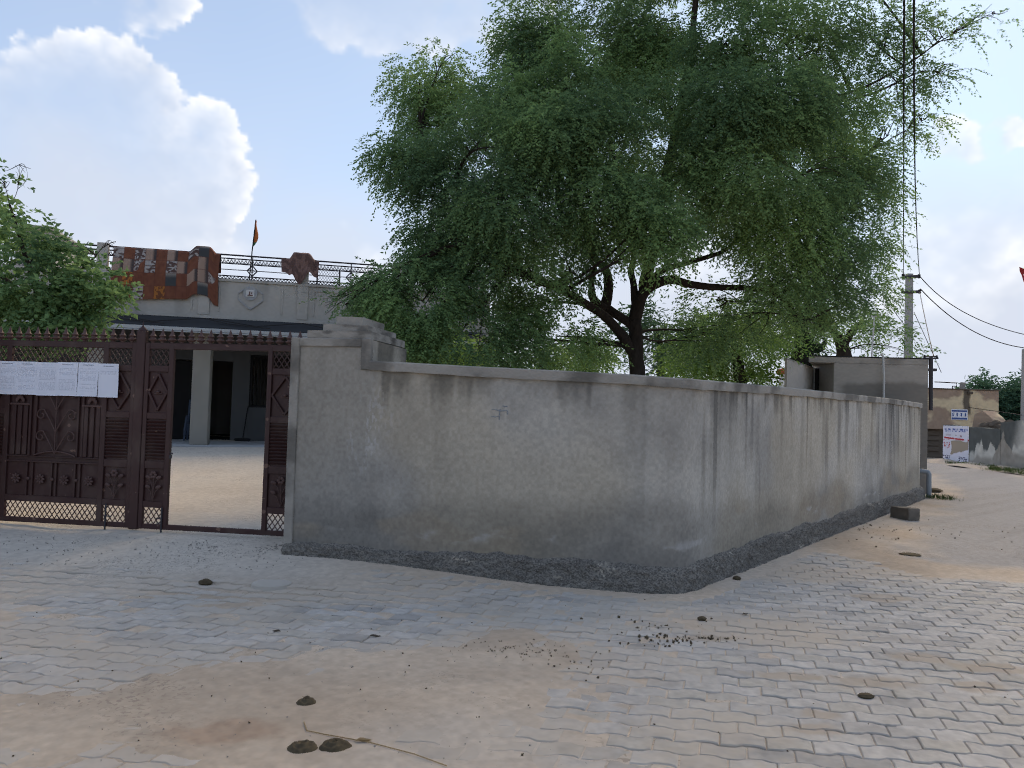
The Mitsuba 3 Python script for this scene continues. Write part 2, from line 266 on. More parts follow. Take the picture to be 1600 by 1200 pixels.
def notice_c(p, n, uv):
    """Printed sheet: dark heading, faint ruled rows of small print."""
    u, v = uv.x, uv.y
    k = dr.floor(u); x = u - k
    c = mi.Color3f(0.66, 0.69, 0.78)
    head = SS(0.012, 0.006, dr.abs(v - 0.925)) * SS(0.30, 0.25, dr.abs(x - 0.5)) * SS(0.3, 0.5, CR(k, 5.0) + 0.35)
    row = dr.floor(v * 24); fy = v * 24 - row
    wd = SS(0.35, 0.5, N(u * 42, row * 3.7, 2.0)) * SS(0.42, 0.30, dr.abs(fy - 0.5)) * SS(0.42, 0.38, dr.abs(x - 0.5)) * SS(0.14, 0.16, v) * SS(0.86, 0.84, v)
    emp = SS(0.3, 0.25, CR(row, k, 2.0))
    half = dr.select((k > 4.5) & (v < 0.68), 0.0, 1.0)
    rule = SS(0.0035, 0.001, dr.abs(x - 0.03)) * 0.25
    c = MX(c, (0.30, 0.33, 0.42), 0.42 * wd * (1 - emp) * half)
    c = MX(c, (0.05, 0.07, 0.12), 0.85 * head)
    return MX(c, (0.4, 0.43, 0.5), rule)
def poster_c(p, n, uv):
    u, v = uv.x, uv.y
    c = mi.Color3f(0.66, 0.66, 0.74)
    blue = SS(0.03, 0.02, dr.abs(v - 0.90)) * SS(0.46, 0.44, dr.abs(u - 0.5)) * SS(0.2, 0.4, N(u * 40, 1.0)) + SS(0.018, 0.01, dr.abs(v - 0.85)) * SS(0.44, 0.42, dr.abs(u - 0.48)) * SS(0.35, 0.5, N(u * 36, 4.0))
    c = MX(c, (0.08, 0.12, 0.34), dr.minimum(blue, 1.0))
    pic = SS(0.03, 0.02, dr.abs(v - 0.745)) * (SS(0.012, 0.006, dr.abs(u - 0.52)) + SS(0.11, 0.09, dr.abs(u - 0.22)) * 0.35) + SS(0.035, 0.02, dr.abs(v - 0.72)) * SS(0.05, 0.03, dr.abs(u - 0.70)) * 0.8
    c = MX(c, (0.25, 0.12, 0.16), dr.minimum(pic, 1.0))
    red = SS(0.028, 0.018, dr.abs(v - 0.655 + 0.05 * (u - 0.3))) * SS(0.3, 0.42, N(u * 13, 2.0)) * SS(0.04, 0.05, u)
    rr = dr.floor(v * 22); fy = v * 22 - rr
    red2 = SS(0.4, 0.3, dr.abs(fy - 0.5)) * SS(0.5, 0.6, N(u * 30, rr * 3.1)) * SS(0.30, 0.27, u) * SS(0.62, 0.60, v) * SS(0.36, 0.38, v)
    c = MX(c, (0.45, 0.05, 0.06), dr.minimum(red + red2, 1.0))
    blk = SS(0.4, 0.3, dr.abs(fy - 0.5)) * SS(0.35, 0.5, N(u * 26, rr * 5.1)) * (SS(0.30, 0.28, u) * SS(0.20, 0.19, v) + SS(0.62, 0.64, u) * SS(0.95, 0.93, u) * SS(0.17, 0.16, v) * SS(0.03, 0.04, v))
    c = MX(c, (0.10, 0.10, 0.16), dr.minimum(blk, 1.0))
    torn = SS(0.0, 0.03, u - 0.30 + 0.06 * (N(v * 9, 3.0) - 0.5)) * SS(0.0, 0.03, 0.61 - v + 0.05 * (N(u * 9, 5.0) - 0.5)) * SS(0.0, 0.03, v - 0.24 + 0.25 * (0.6 - u) - 0.02 + 0.05 * (N(u * 11, 8.0) - 0.5)) * SS(1.0, 0.97, u)
    return MX(c, (0.34, 0.28, 0.215), torn)
def sign_c(p, n, uv):
    u, v = uv.x, uv.y
    c = mi.Color3f(0.62, 0.64, 0.70)
    b = SS(0.09, 0.07, dr.abs(v - 0.84)) + SS(0.10, 0.08, dr.abs(v - 0.13)) + SS(0.17, 0.15, dr.abs(v - 0.5)) * SS(0.06, 0.04, dr.abs(u * 4.0 - dr.floor(u * 4.0) - 0.45) - 0.12)
    return MX(c, (0.05, 0.09, 0.24), dr.minimum(b, 1.0) * SS(0.03, 0.05, u) * SS(0.97, 0.95, u))
def patch_c(p, n, uv):
    """Printed patchwork: rust, zebra, leopard and dark panels."""
    u, v = uv.x * 10.0, uv.y * 4.4
    i, j = dr.floor(u), dr.floor(v); x, y = u - i, v - j
    r = CR(i + 3 * j, dr.floor(j / 2), 4.0)
    rust = MX((0.11, 0.042, 0.030), (0.18, 0.075, 0.045), FB(u * 3, v * 3, 0.0, 3))
    zeb = MX((0.09, 0.06, 0.055), (0.31, 0.29, 0.28), SS(0.4, 0.6, N(u * 5 + 3 * N(u * 2, v * 2), v * 9, r * 9)))
    leo = MX((0.30, 0.12, 0.035), (0.13, 0.055, 0.03), SS(0.55, 0.66, N(u * 7, v * 7, 3.0)))
    dark = MX((0.055, 0.06, 0.065), (0.22, 0.20, 0.18), SS(0.6, 1.0, y))
    tanp = MX((0.28, 0.20, 0.16), (0.06, 0.05, 0.05), SS(0.55, 0.85, x))
    c = dr.select(r < 0.44, rust, dr.select(r < 0.66, zeb, dr.select(r < 0.78, leo, dr.select(r < 0.88, dark, tanp))))
    half = SS(-0.03, 0.03, x - y + 0.5 * (N(u * 3, v * 3) - 0.5)) 
    c = MX(c, rust, dr.select((r < 0.62) & (CR(i, j, 9.0) < 0.5), half, 0.0))
    seam = SS(0.05, 0.02, dr.minimum(dr.minimum(x, 1 - x), dr.minimum(y, 1 - y)))
    return MX(c, (0.10, 0.04, 0.03), 0.5 * seam)
def cloth_c(p, n, uv): return MX((0.17, 0.105, 0.092), (0.11, 0.068, 0.062), SS(0.45, 0.6, N(uv.x * 12, uv.y * 14)))
def mud_c(p, n, uv): return MX((0.075, 0.062, 0.05), (0.15, 0.125, 0.10), FB(p.x * 1.5, p.z * 9, p.y * 1.5, 4))
def block_c(p, n, uv): return MX((0.20, 0.185, 0.165), (0.33, 0.31, 0.28), FB(p.x * 12, p.y * 12, p.z * 12, 4))
M = {
 'plaster': pr(plaster, 0.92, 0.2, bump=plaster_b, scale=0.004), 'coping': pr(coping_c, 0.92, 0.2, bump=plaster_b, scale=0.004), 'roughcast': pr(rough_c, 0.95, 0.15),
 'sand': pr(sand_c, 0.96, 0.1, bump=sand_b, scale=0.006), 'paver': pr(paver_c, 0.9, 0.2, bump=paver_b, scale=0.0015), 'gate': pr(gate_c, 0.5, 0.35),
 'white': pr(white_c, 0.9, 0.2), 'inner': pr((0.12, 0.125, 0.13), 0.9, 0.1), 'gatedust': pr(lambda p, n, uv: MX((0.105, 0.062, 0.055), (0.055, 0.03, 0.028), FB(p.x * 12, p.y * 12, p.z * 12, 3)), 0.6, 0.3),  # inner: porch back wall colour darkened to hold the shade of the porch
 'cap': pr(cap_c, 0.92, 0.2, bump=plaster_b, scale=0.004), 'cover': pr((0.36, 0.335, 0.295), 0.95, 0.1), 'darkstone': pr(lambda p, n, uv: MX((0.09, 0.082, 0.072), (0.19, 0.17, 0.145), FB(p.x * 10, p.y * 10, p.z * 10, 4)), 0.95, 0.1),
 'pillar': pr(lambda p, n, uv: MX((0.31, 0.295, 0.26), (0.26, 0.248, 0.22), FB(p.x * 3, p.y * 3, p.z * 2, 3)), 0.9, 0.2), 'shed': pr(shed_c, 0.93, 0.15), 'ochre': pr(ochre_c, 0.95, 0.15), 'algae': pr(algae_c, 0.95, 0.15), 'bark': pr(bark_c, 0.95, 0.15),
 'dung': pr(dung_c, 0.9, 0.25), 'stone': pr(stone_c, 0.92, 0.2), 'pole': pr(pole_c, 0.9, 0.2), 'notice': pr(notice_c, 0.7, 0.25), 'poster': pr(poster_c, 0.7, 0.25), 'sign': pr(sign_c, 0.6, 0.3),
 'patch': pr(patch_c, 0.9, 0.15), 'cloth': pr(cloth_c, 0.9, 0.15), 'mud': pr(mud_c, 0.95, 0.1), 'block': pr(block_c, 0.95, 0.15, bump=plaster_b, scale=0.004),
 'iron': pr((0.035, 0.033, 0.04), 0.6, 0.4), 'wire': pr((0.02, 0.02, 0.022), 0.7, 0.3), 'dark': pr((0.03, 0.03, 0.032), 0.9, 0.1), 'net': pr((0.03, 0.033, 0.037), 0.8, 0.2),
 'pvc': pr((0.50, 0.50, 0.49), 0.5, 0.4), 'pvcgrey': pr((0.22, 0.25, 0.28), 0.5, 0.4), 'chair': pr((0.05, 0.075, 0.13), 0.45, 0.4), 'orange': pr((0.40, 0.12, 0.035), 0.8, 0.2), 'green': pr((0.05, 0.16, 0.08), 0.8, 0.2),
 'flagred': pr((0.30, 0.03, 0.035), 0.8, 0.2), 'strip': pr((0.36, 0.38, 0.39), 0.6, 0.3), 'straw': pr((0.27, 0.19, 0.10), 0.9, 0.2), 'grey': pr((0.30, 0.31, 0.32), 0.9, 0.2),
 'leaf': {'type': 'principledthin', 'base_color': {'type': 'mesh_attribute', 'name': 'vertex_color'}, 'roughness': 0.55, 'diff_trans': 0.9, 'eta': 1.35, 'spec_trans': 0.0},
 'grass': two({'type': 'diffuse', 'reflectance': {'type': 'mesh_attribute', 'name': 'vertex_color'}}),
 'redpaint': pr((0.40, 0.06, 0.04), 0.8, 0.2), 'mark': pr((0.20, 0.225, 0.26), 0.95, 0.1), 'chalk': pr((0.55, 0.56, 0.58), 0.95, 0.1),
}
scene.update({'m_' + k: v for k, v in M.items()})

# ------------------------------------------------------------------ the lie of the land
WF = Fr((1.48, 6.97), -10)          # front boundary wall: s along, s = 0 at the street corner
GF = Fr((-3.885, 8.55), -8)         # gate line
HF = Fr((-7.69, 19.0), 13)          # house front
def yg(x): return 8.55 - 0.1405 * (x + 3.885)
def gnd(x, y):
    t = y + 0.15 * (x + 2)
    g = 0.13 * S(5.9, 7.7, t) * S(0.9, -1.9, x) * S(12, 9.5, t)
    return g
def gcourt(x, y): return 0.12 + 0.42 * S(0, 1, (y - yg(x) - 0.5) / 10.2 * 0.92 + 0.04)
# boundary wall line, left end at the gate pier, round the corner, along the street, curving in at the far end
def _path():
    a = WF.p(-2.92)[:2]; c = WF.p(0.04)[:2]; e = np.array([8.60, 16.20])
    P = [a]
    u1 = (a - c) / np.linalg.norm(a - c); u2 = (e - c) / np.linalg.norm(e - c)
    for t in np.linspace(0, 1, 14): P.append((c + u1 * 0.34) * (1 - t) ** 2 + 2 * t * (1 - t) * c + t * t * (c + u2 * 0.34))
    q0, q1, q2 = e, e + u2 * 0.85, e + u2 * 0.85 + np.array([-0.02, 0.95])
    for t in np.linspace(0, 1, 14): P.append(q0 * (1 - t) ** 2 + 2 * t * (1 - t) * q1 + t * t * q2)
    P = np.array(P); L = np.r_[0, np.cumsum(np.linalg.norm(np.diff(P, axis=0), axis=1))]
    s = np.linspace(0, L[-1], int(L[-1] / 0.045))
    return np.stack([np.interp(s, L, P[:, 0]), np.interp(s, L, P[:, 1])], 1), s - 2.92
WP, WS = _path()
_t = np.gradient(WP, axis=0); _t /= np.linalg.norm(_t, axis=1, keepdims=True)
WN = np.stack([_t[:, 1], -_t[:, 0]], 1)                      # towards the street
wall_line = LineString(np.vstack([WF.p(-3.75)[None, :2], WP]))
pier_rect = Polygon([WF.p(s, n)[:2] for s, n in ((-3.75, 0), (-2.9, 0), (-2.9, 1.15), (-3.75, 1.15))])
def dwall(x, y): return sh_distance(sh_points(np.stack([x, y], -1).reshape(-1, 2)), wall_line).reshape(np.shape(x))
# street beyond the pavers: its centre line and where the pavers end
street = LineString([(5.2, 6.5), (6.3, 9.6), (8.6, 13.0), (11.6, 17.6), (14.0, 22.5), (15.6, 27), (16.6, 32), (17.2, 40), (15, 60)])
def roadness(x, y):
    d = sh_distance(sh_points(np.stack([x, y], -1).reshape(-1, 2)), street).reshape(np.shape(x))
    return np.clip(1.25 - d / 1.7, 0, 1) * S(8.0, 9.2, y)
pave = Polygon([(-12, 2), (12, 2), (12, 7.4), (7.0, 7.75), (5.29, 7.95), (4.6, 8.0), (4.25, 8.35), (3.95, 9.35), (3.5, 9.75), (2.95, 9.3), (2.1, 8.0), (1.7, 7.05), (0.9, 6.95), (-2.0, 7.35), (-3.2, 7.15), (-5, 7.3), (-12, 8.0)])
sandpatch = Polygon([(-3.2, 3.75), (-2.5, 4.1), (-1.75, 5.0), (-1.0, 5.2), (-0.1, 5.5), (0.5, 5.4), (0.62, 5.0), (0.25, 4.45), (-0.25, 4.0), (-0.55, 3.72), (-0.45, 3.45), (-0.85, 3.35), (-1.5, 3.3), (-2.1, 3.55), (-2.6, 3.5)])
spots = [(-0.35, 6.9, .5, .1), (-2.75, 5.07, .22, .1), (-2.2, 6.1, .5, .12), (-4.0, 5.6, .35, .12)]
def pdist(poly, x, y):
    P = sh_points(np.stack([x, y], -1).reshape(-1, 2)); d = sh_distance(P, poly.exterior).reshape(np.shape(x))
    return np.where(contains_xy(poly, x, y), d, -d)
def sand_over(x, y):
    """How far the sand stands above (+) or below (-) the paver tops."""
    q = np.stack([x, y, np.zeros_like(x)], -1)
    f = meshkit.fbm(q * 1.3, 4, 5) - 0.5; ff = meshkit.fbm(q * 5.0, 3, 9) - 0.5
    pd = pdist(pave, x, y)
    base = -0.0095 + 0.0065 * S(2.2, 0.4, x - 0.15 * (y - 4)) * S(9, 6, y) + 0.010 * f + 0.004 * ff
    sp = pdist(sandpatch, x, y) + 0.75 * f + 0.28 * ff
    m = S(-0.20, 0.30, sp)
    m = np.maximum(m, S(0.40, 0.16, dwall(x, y) + 0.35 * f + 0.1 * ff) * 1.0)
    m = np.maximum(m, S(0.10, -0.20, pd + 0.5 * f + 0.12 * ff))
    m = np.maximum(m, S(6.5, 7.0, y + 0.15 * (x + 2) + 0.9 * f + 0.2 * ff) * S(-0.9, -1.6, x))
    for cx, cy, rx, ry in spots:
        dd = 1 - np.sqrt(((x - cx) / rx) ** 2 + ((y - cy) / ry) ** 2)
        m = np.maximum(m, S(-0.2, 0.5, dd + 1.6 * f + 0.8 * ff) * 0.72)
    off = base * (1 - m) + m * (0.0085 + 0.012 * f + 0.006 * ff)
    return off, m, pd

# far ground, sunk a little under the near sand sheet
def axis(a, b, fine, lo, hi, n):
    mid = np.arange(a, b + 1e-6, fine); k = np.geomspace(1, 1 + hi - b, n)[1:] - 1; j = np.geomspace(1, 1 + a - lo, n)[1:] - 1
    return np.r_[(a - j)[::-1], mid, b + k]
def _far(u, v):
    pit = S(0, 0.5, np.minimum.reduce([u + 8.6, 9.6 - u, v - 1.4, 11.6 - v]))
    rough = (meshkit.fbm(np.stack([u * .8, v * .8, u * 0], -1), 3, 3) - 0.5) * 0.05 * (1 - pit)
    return np.stack([u, v, gnd(u, v) * (1 - pit) - 0.06 * pit + rough * S(0.6, 1.2, dwall(u, v))], -1)
mesh, uv = grid(axis(-14, 24, 0.4, -500, 700, 26), axis(0, 44, 0.4, -120, 900, 30), _far)
put(thing('ground', 'sandy bare ground running down the lane and past the houses', 'ground', kind='structure'), mesh, 'sand', True, uv=np.stack([roadness(mesh[0][:, 0], mesh[0][:, 1]), S(26, 40, mesh[0][:, 1]) * 0.0], 1))
def _near(u, v):
    off, m, pd = sand_over(u, v)
    b = np.minimum.reduce([u + 9.1, 10.1 - u, v - 0.9, 12.1 - v])
    q = np.stack([u, v, u * 0], -1)
    return np.stack([u, v, gnd(u, v) + off - 0.05 * S(0.25, 0.0, b) + (meshkit.fbm(q * 2.2, 3, 31) - 0.5) * 0.05 * S(0.0, 0.8, -pd) * S(0.0, 0.5, dwall(u, v) - 0.1)], -1)
gx = np.r_[np.arange(-9.1, -5.6, .08), np.arange(-5.6, 6.2, 0.034), np.arange(6.2, 10.11, .07)]; gy = np.r_[np.arange(0.9, 2.9, .1), np.arange(2.9, 8.6, 0.034), np.arange(8.6, 12.11, .06)]
mesh, uv = grid(gx, gy, _near)
xx, yy = mesh[0][:, 0], mesh[0][:, 1]
pale = 0.75 * S(6.2, 7.0, yy + 0.15 * (xx + 2)) * S(-0.6, -2.2, xx)
solo('sand_ground', mesh, 'sand', 'drifted tan sand lying over the pavers and along the foot of the walls', 'sand', kind='structure', smooth=True, uv=np.stack([roadness(xx, yy), pale], 1))

# ------------------------------------------------------------------ pavers
PF = Fr((0, 5.0), -8); PL, PW = 0.222, 0.146
pav = thing('pavement', 'zig-zag interlocking concrete pavers, dusty grey', 'pavement', kind='structure')
def paver_proto(odd):
    def w(a): return 0.012 * np.clip(3.0 * np.sin(2 * np.pi * a / PL + 0.6), -1, 1)
    o = odd * PL / 2; A = np.array([0, .10, .2, .36, .52, .62, .72, .86, 1.0]) * PL
    sk = 0.02
    bot = [(a, w(a + o)) for a in A]; top = [(a + sk, PW + w(a + o + sk)) for a in A[::-1]]
    poly = Polygon(bot + top); out = []
    for ins, z in ((0.0027, -0.045), (0.0027, -0.006), (0.0085, 0.0)):
        p2 = poly.buffer(-ins, join_style='mitre'); r = np.array(p2.exterior.coords)[:-1]
        out.append((r, z))
    n = len(out[0][0])
    if any(len(r) != n for r, _ in out):
        base = np.array(poly.exterior.coords)[:-1]; n = len(base); cen = base.mean(0)
        out = [(cen + (base - cen) * (1 - 2 * i / np.array([PL, PW])), z) for i, z in ((0.0027, -0.045), (0.0027, -0.006), (0.0085, 0.0))]
    rings = np.array([np.column_stack([r, np.full(len(r), z)]) for r, z in out])
    if Polygon(rings[0][:, :2]).exterior.is_ccw is False: rings = rings[:, ::-1]
    v = rings.reshape(-1, 3); f = []
    for a in range(2):
        for k in range(n):
            k2 = (k + 1) % n; f += [[a * n + k, a * n + k2, (a + 1) * n + k2], [a * n + k, (a + 1) * n + k2, (a + 1) * n + k]]
    pm = trimesh.creation.triangulate_polygon(Polygon(rings[2][:, :2]), engine='earcut')
    v2 = np.column_stack([pm[0], np.zeros(len(pm[0]))]); t = np.array(pm[1])
    e = np.cross(v2[t[:, 1]] - v2[t[:, 0]], v2[t[:, 2]] - v2[t[:, 0]])[:, 2]; t[e < 0] = t[e < 0][:, ::-1]
    f = np.vstack([np.array(f), t + len(v)]); v = np.vstack([v, v2])
    return v - [PL / 2, PW / 2, 0], f
protos = [paver_proto(0), paver_proto(1)]
TINT = [0.05, 0.25, 0.4, 0.55, 0.75, 0.98]
pl_dict = [[mikit.ply(protos[o], 'm_paver', uv=np.full((len(protos[o][0]), 2), t)) for t in TINT] for o in (0, 1)]
cells = []
for j in range(-26, 44):
    for i in range(-46, 50):
        a = (i + 0.5) * PL + (j % 2) * PL / 2; b = (j + .5) * PW
        p = PF.p(a, b)
        if 2.4 < p[1] < 10 and abs(p[0]) < 0.74 * p[1] + 0.9 and pave.contains(Point(p[:2])): cells.append((p[0], p[1], j % 2))
cells = np.array(cells); offs, ms, _ = sand_over(cells[:, 0], cells[:, 1])
order = np.argsort(np.hypot(cells[:, 0], cells[:, 1] + 0.0))
a8 = math.radians(-8); far_v = []; far_uv = []; npart = 0
for idx in order:
    x, y, o = cells[idx]; o = int(o)
    z = gnd(x, y) + rng.normal(0, 0.0024); tx, ty = rng.normal(0, 0.013, 2)
    if offs[idx] > 0.012: continue
    t = rng.choice(6, p=[.22, .25, .22, .17, .09, .05])
    vis = abs(x) < 0.665 * y + 0.02 and y > 3.25 and offs[idx] < 0.0035
    if vis and npart < 300:
        scene[ukey(pav + '__paver')] = {**pl_dict[o][t], 'to_world': T().translate([x, y, z]).rotate([0, 0, 1], -8).rotate([1, 0, 0], math.degrees(tx)).rotate([0, 1, 0], math.degrees(ty))}
        npart += 1
    else:
        v = protos[o][0].copy(); v[:, 2] += tx * v[:, 1] - ty * v[:, 0]
        c, s_ = math.cos(a8), math.sin(a8)
        far_v.append((np.column_stack([v[:, 0] * c - v[:, 1] * s_ + x, v[:, 0] * s_ + v[:, 1] * c + y, v[:, 2] + z]), protos[o][1])); far_uv.append(np.full((len(v), 2), TINT[t]))
part(pav, 'outer_pavers', join(far_v), 'paver', kind='stuff', uv=np.vstack(far_uv))

# ------------------------------------------------------------------ boundary wall
bw = thing('boundary_wall', 'grey cement plastered compound wall with dark streaks, rounded at the street corner', 'wall')
def top_h(s): return np.interp(s, [-2.92, -0.9, 0.0, 0.8, 3, 6, 9, 12], [2.045, 1.985, 1.945, 1.955, 1.985, 2.01, 2.03, 2.02])
zz = np.r_[-0.1, np.arange(0.06, 1.93, 0.05), 1.0]
def wall_pt(i, h, out=0.0):
    return np.concatenate([WP[i] + WN[i] * out, [h]])
hts = np.linspace(0, 1, 40)
P3 = np.zeros((len(WS), len(hts), 3)); UV = np.zeros((len(WS), len(hts), 2))
for k, t in enumerate(hts):
    z = -0.08 + t * (top_h(WS) - 0.06 + 0.08)
    q = np.column_stack([WS * 1.1, z * 1.3, WS * 0]); d = (meshkit.fbm(q, 4, 41) - 0.5) * 0.026 * S(-2.9, -2.4, WS)
    P3[:, k, :2] = WP + WN * d[:, None]; P3[:, k, 2] = z; UV[:, k] = np.column_stack([WS, z])
n, m = len(WS), len(hts); i, j = np.meshgrid(np.arange(n - 1), np.arange(m - 1), indexing='ij')
q = np.stack([i * m + j, (i + 1) * m + j, (i + 1) * m + j + 1, i * m + j + 1], -1).reshape(-1, 4)
wf = np.vstack([q[:, [0, 1, 2]], q[:, [0, 2, 3]]])
part(bw, 'street_face', (P3.reshape(-1, 3), wf), 'plaster', True, uv=UV.reshape(-1, 2))
TH = 0.23
inner = loft([[[*(WP[k] - WN[k] * 0.03), -0.1], [*(WP[k] - WN[k] * 0.03), top_h(WS[k]) - 0.06], [*(WP[k] - WN[k] * TH), top_h(WS[k]) - 0.06], [*(WP[k] - WN[k] * TH), -0.1]] for k in range(0, n, 3)] + [[[*(WP[-1] - WN[-1] * 0.03), -0.1], [*(WP[-1] - WN[-1] * 0.03), top_h(WS[-1]) - 0.06], [*(WP[-1] - WN[-1] * TH), top_h(WS[-1]) - 0.06], [*(WP[-1] - WN[-1] * TH), -0.1]]])
part(bw, 'courtyard_face', inner, 'coping')
rings = []
for k in range(0, n):
    s = WS[k]; h = top_h(s); e = (meshkit.fbm(np.array([s * 2.3, 1.0, 0]), 3, 8) - 0.5) * 0.024; e2 = (meshkit.fbm(np.array([s * 2.6, 5.0, 0]), 5, 9) - 0.5) * 0.030
    pr_ = [(0.034 + e, h - 0.094 + e2), (0.037 + e, h - 0.012), (0.026 + e, h + e2 * .4), (-TH - 0.02, h + 0.006), (-TH - 0.03, h - 0.01), (-TH - 0.03, h - 0.09)]
    rings.append([[*(WP[k] + WN[k] * o), z] for o, z in pr_])
part(bw, 'coping', loft(rings), 'coping')
# roughcast skirting: a lumpy band, with stone chips on it
SK = np.linspace(-3.72, WS[-1], int((WS[-1] + 3.72) / 0.02))
SP = np.stack([np.where(SK < -2.92, WF.p(0)[0] + WF.d[0] * SK, np.interp(SK, WS, WP[:, 0])), np.where(SK < -2.92, WF.p(0)[1] + WF.d[1] * SK, np.interp(SK, WS, WP[:, 1]))], 1)
SN = np.stack([np.where(SK < -2.92, -WF.n[0], np.interp(SK, WS, WN[:, 0])), np.where(SK < -2.92, -WF.n[1], np.interp(SK, WS, WN[:, 1]))], 1); SN /= np.linalg.norm(SN, axis=1, keepdims=True)
sh = 0.245 + 0.05 * (meshkit.fbm(np.column_stack([SK * 1.6, SK * 0, SK * 0]), 5, 3) - 0.5) * 2 + 0.02 * (meshkit.noise(np.column_stack([SK * 14, SK * 0, SK * 0]), 5) - .5) + 0.02 * S(-2.8, -3.6, SK)
def skirt_pt(k, t):
    """Point of the skirting at station k, t = 0 top inner edge .. 1 foot."""
    z = sh[k] * (1 - t) + t * -0.03; out = 0.052 * S(0, 0.14, t) + 0.055 * t
    q = np.column_stack([SK[k] * 22, z * 26, SK[k] * 0]); r = (meshkit.fbm(q, 3, 61) - 0.5) * 0.055 * S(0, .12, t)
    xy = SP[k] + SN[k] * (out + r)[:, None]
    return np.column_stack([xy, z + gnd(SP[k, 0], SP[k, 1]) * 0.9 * t])
TT = np.r_[0, .06, .14, np.linspace(.2, 1, 13)]
R3 = np.stack([skirt_pt(np.arange(len(SK)), np.full(len(SK), t)) for t in TT], 1)
n2, m2 = R3.shape[:2]; i, j = np.meshgrid(np.arange(n2 - 1), np.arange(m2 - 1), indexing='ij')
q = np.stack([i * m2 + j, i * m2 + j + 1, (i + 1) * m2 + j + 1, (i + 1) * m2 + j], -1).reshape(-1, 4)
sk_mesh = (R3.reshape(-1, 3), np.vstack([q[:, [0, 1, 2]], q[:, [0, 2, 3]]]))
sk_key = part(bw, 'roughcast_skirting', sk_mesh, 'roughcast', True)
OCT = (np.array([[1, 0, 0], [-1, 0, 0], [0, 1, 0], [0, -1, 0], [0, 0, 1], [0, 0, -1]], float), np.array([[0, 2, 4], [2, 1, 4], [1, 3, 4], [3, 0, 4], [2, 0, 5], [1, 2, 5], [3, 1, 5], [0, 3, 5]]))
def chips(P, R, seed):
    r = np.random.default_rng(seed); n = len(P)
    a = r.normal(size=(n, 3, 3)); qm, _ = np.linalg.qr(a); sc = np.asarray(R)[:, None] * r.uniform(.6, 1.25, (n, 3))
    v = (np.einsum('kij,nj->kni', qm * sc[:, None, :], OCT[0]) + P[:, None]).reshape(-1, 3)
    return v, (OCT[1][None] + 6 * np.arange(n)[:, None, None]).reshape(-1, 3)
near = SK < 11.0
k = rng.choice(np.nonzero(near)[0], 14000); t = rng.uniform(0.03, 1, 14000)
part(bw, 'stone_chips', chips(skirt_pt(k, t)[:5000], rng.uniform(.004, .010, 5000), 3), 'stone', kind='stuff'); part(bw, 'dark_chips', chips(skirt_pt(k, t)[5000:], rng.uniform(.004, .011, 9000), 4), 'roughcast', kind='stuff')

# gate pier with its stepped cap
gp = thing('gate_pier', 'square plastered gate pier with a three-step cap at the end of the compound wall', 'gate pier')
def uvbox(m, add=0): v = m[0]; return np.stack([v[:, 0] + 0.6 * np.abs(v[:, 1]), v[:, 2]], 1)
body = box(-3.72, -2.919, 0.0, 1.15, -0.1, 2.255, 0.0006); part(gp, 'shaft', WF(body), 'plaster', uv=uvbox(body))
fr_ = [box(-3.735, -3.645, -0.022, 0.05, 0.10, 2.262, 0.006), box(-3.645, -3.003, -0.020, 0.05, 2.178, 2.260, 0.006), box(-3.003, -2.905, -0.022, 0.05, 1.958, 2.262, 0.006)]
fr_ = join(fr_); part(gp, 'front_border', WF(fr_), 'coping')
def tier(s0, s1, n0, n1, z0, z1, bow):
    u = np.linspace(0, 1, 12); pts = [(s0 + (s1 - s0) * a, n0 + bow * max(0, a - .35) ** 2) for a in u] + [(s1 + .02, n1), (s0 + .01, n1)]
    v, f = prism(Polygon(pts).buffer(0.012).buffer(-0.012), z1 - z0); v[:, 2] += z0
    return v, f
part(gp, 'cap_tier', WF(tier(-3.575, -2.93, 0.0, 1.05, 2.262, 2.338, 0.10)), 'cap')
part(gp, 'cap_tier', WF(tier(-3.44, -2.99, 0.06, 0.92, 2.338, 2.408, 0.12)), 'cap')
part(gp, 'cap_tier', WF(tier(-3.335, -3.07, 0.14, 0.75, 2.408, 2.492, 0.10)), 'coping')

# faint chalk strokes and paint flecks on the plaster
mk = thing('chalk_mark', 'faint blue-grey chalk strokes drawn high on the middle of the compound wall', 'mark')
def wpt(s, z, out): return [np.interp(s, WS, WP[:, 0]) + np.interp(s, WS, WN[:, 0]) * out, np.interp(s, WS, WP[:, 1]) + np.interp(s, WS, WN[:, 1]) * out, z]
def stroke(a, b, w=0.007):
    n = 8; c = []
    for t in np.linspace(0, 1, n):
        s = a[0] + (b[0] - a[0]) * t; z = a[1] + (b[1] - a[1]) * t + 0.004 * math.sin(9 * t)
        c.append((s, z))
    return tube([wpt(s, z, 0.004 + (meshkit.fbm(np.array([[s * 1.1, z * 1.3, 0]]), 4, 41)[0] - 0.5) * 0.026) for s, z in c], w * 0.5, 5)
for a, b in (((-1.69, 1.605), (-1.53, 1.595)), ((-1.61, 1.615), (-1.615, 1.51)), ((-1.535, 1.60), (-1.535, 1.56)), ((-1.59, 1.643), (-1.54, 1.637)), ((-1.69, 1.54), (-1.62, 1.54))): part(mk, 'stroke', stroke(a, b), 'mark')

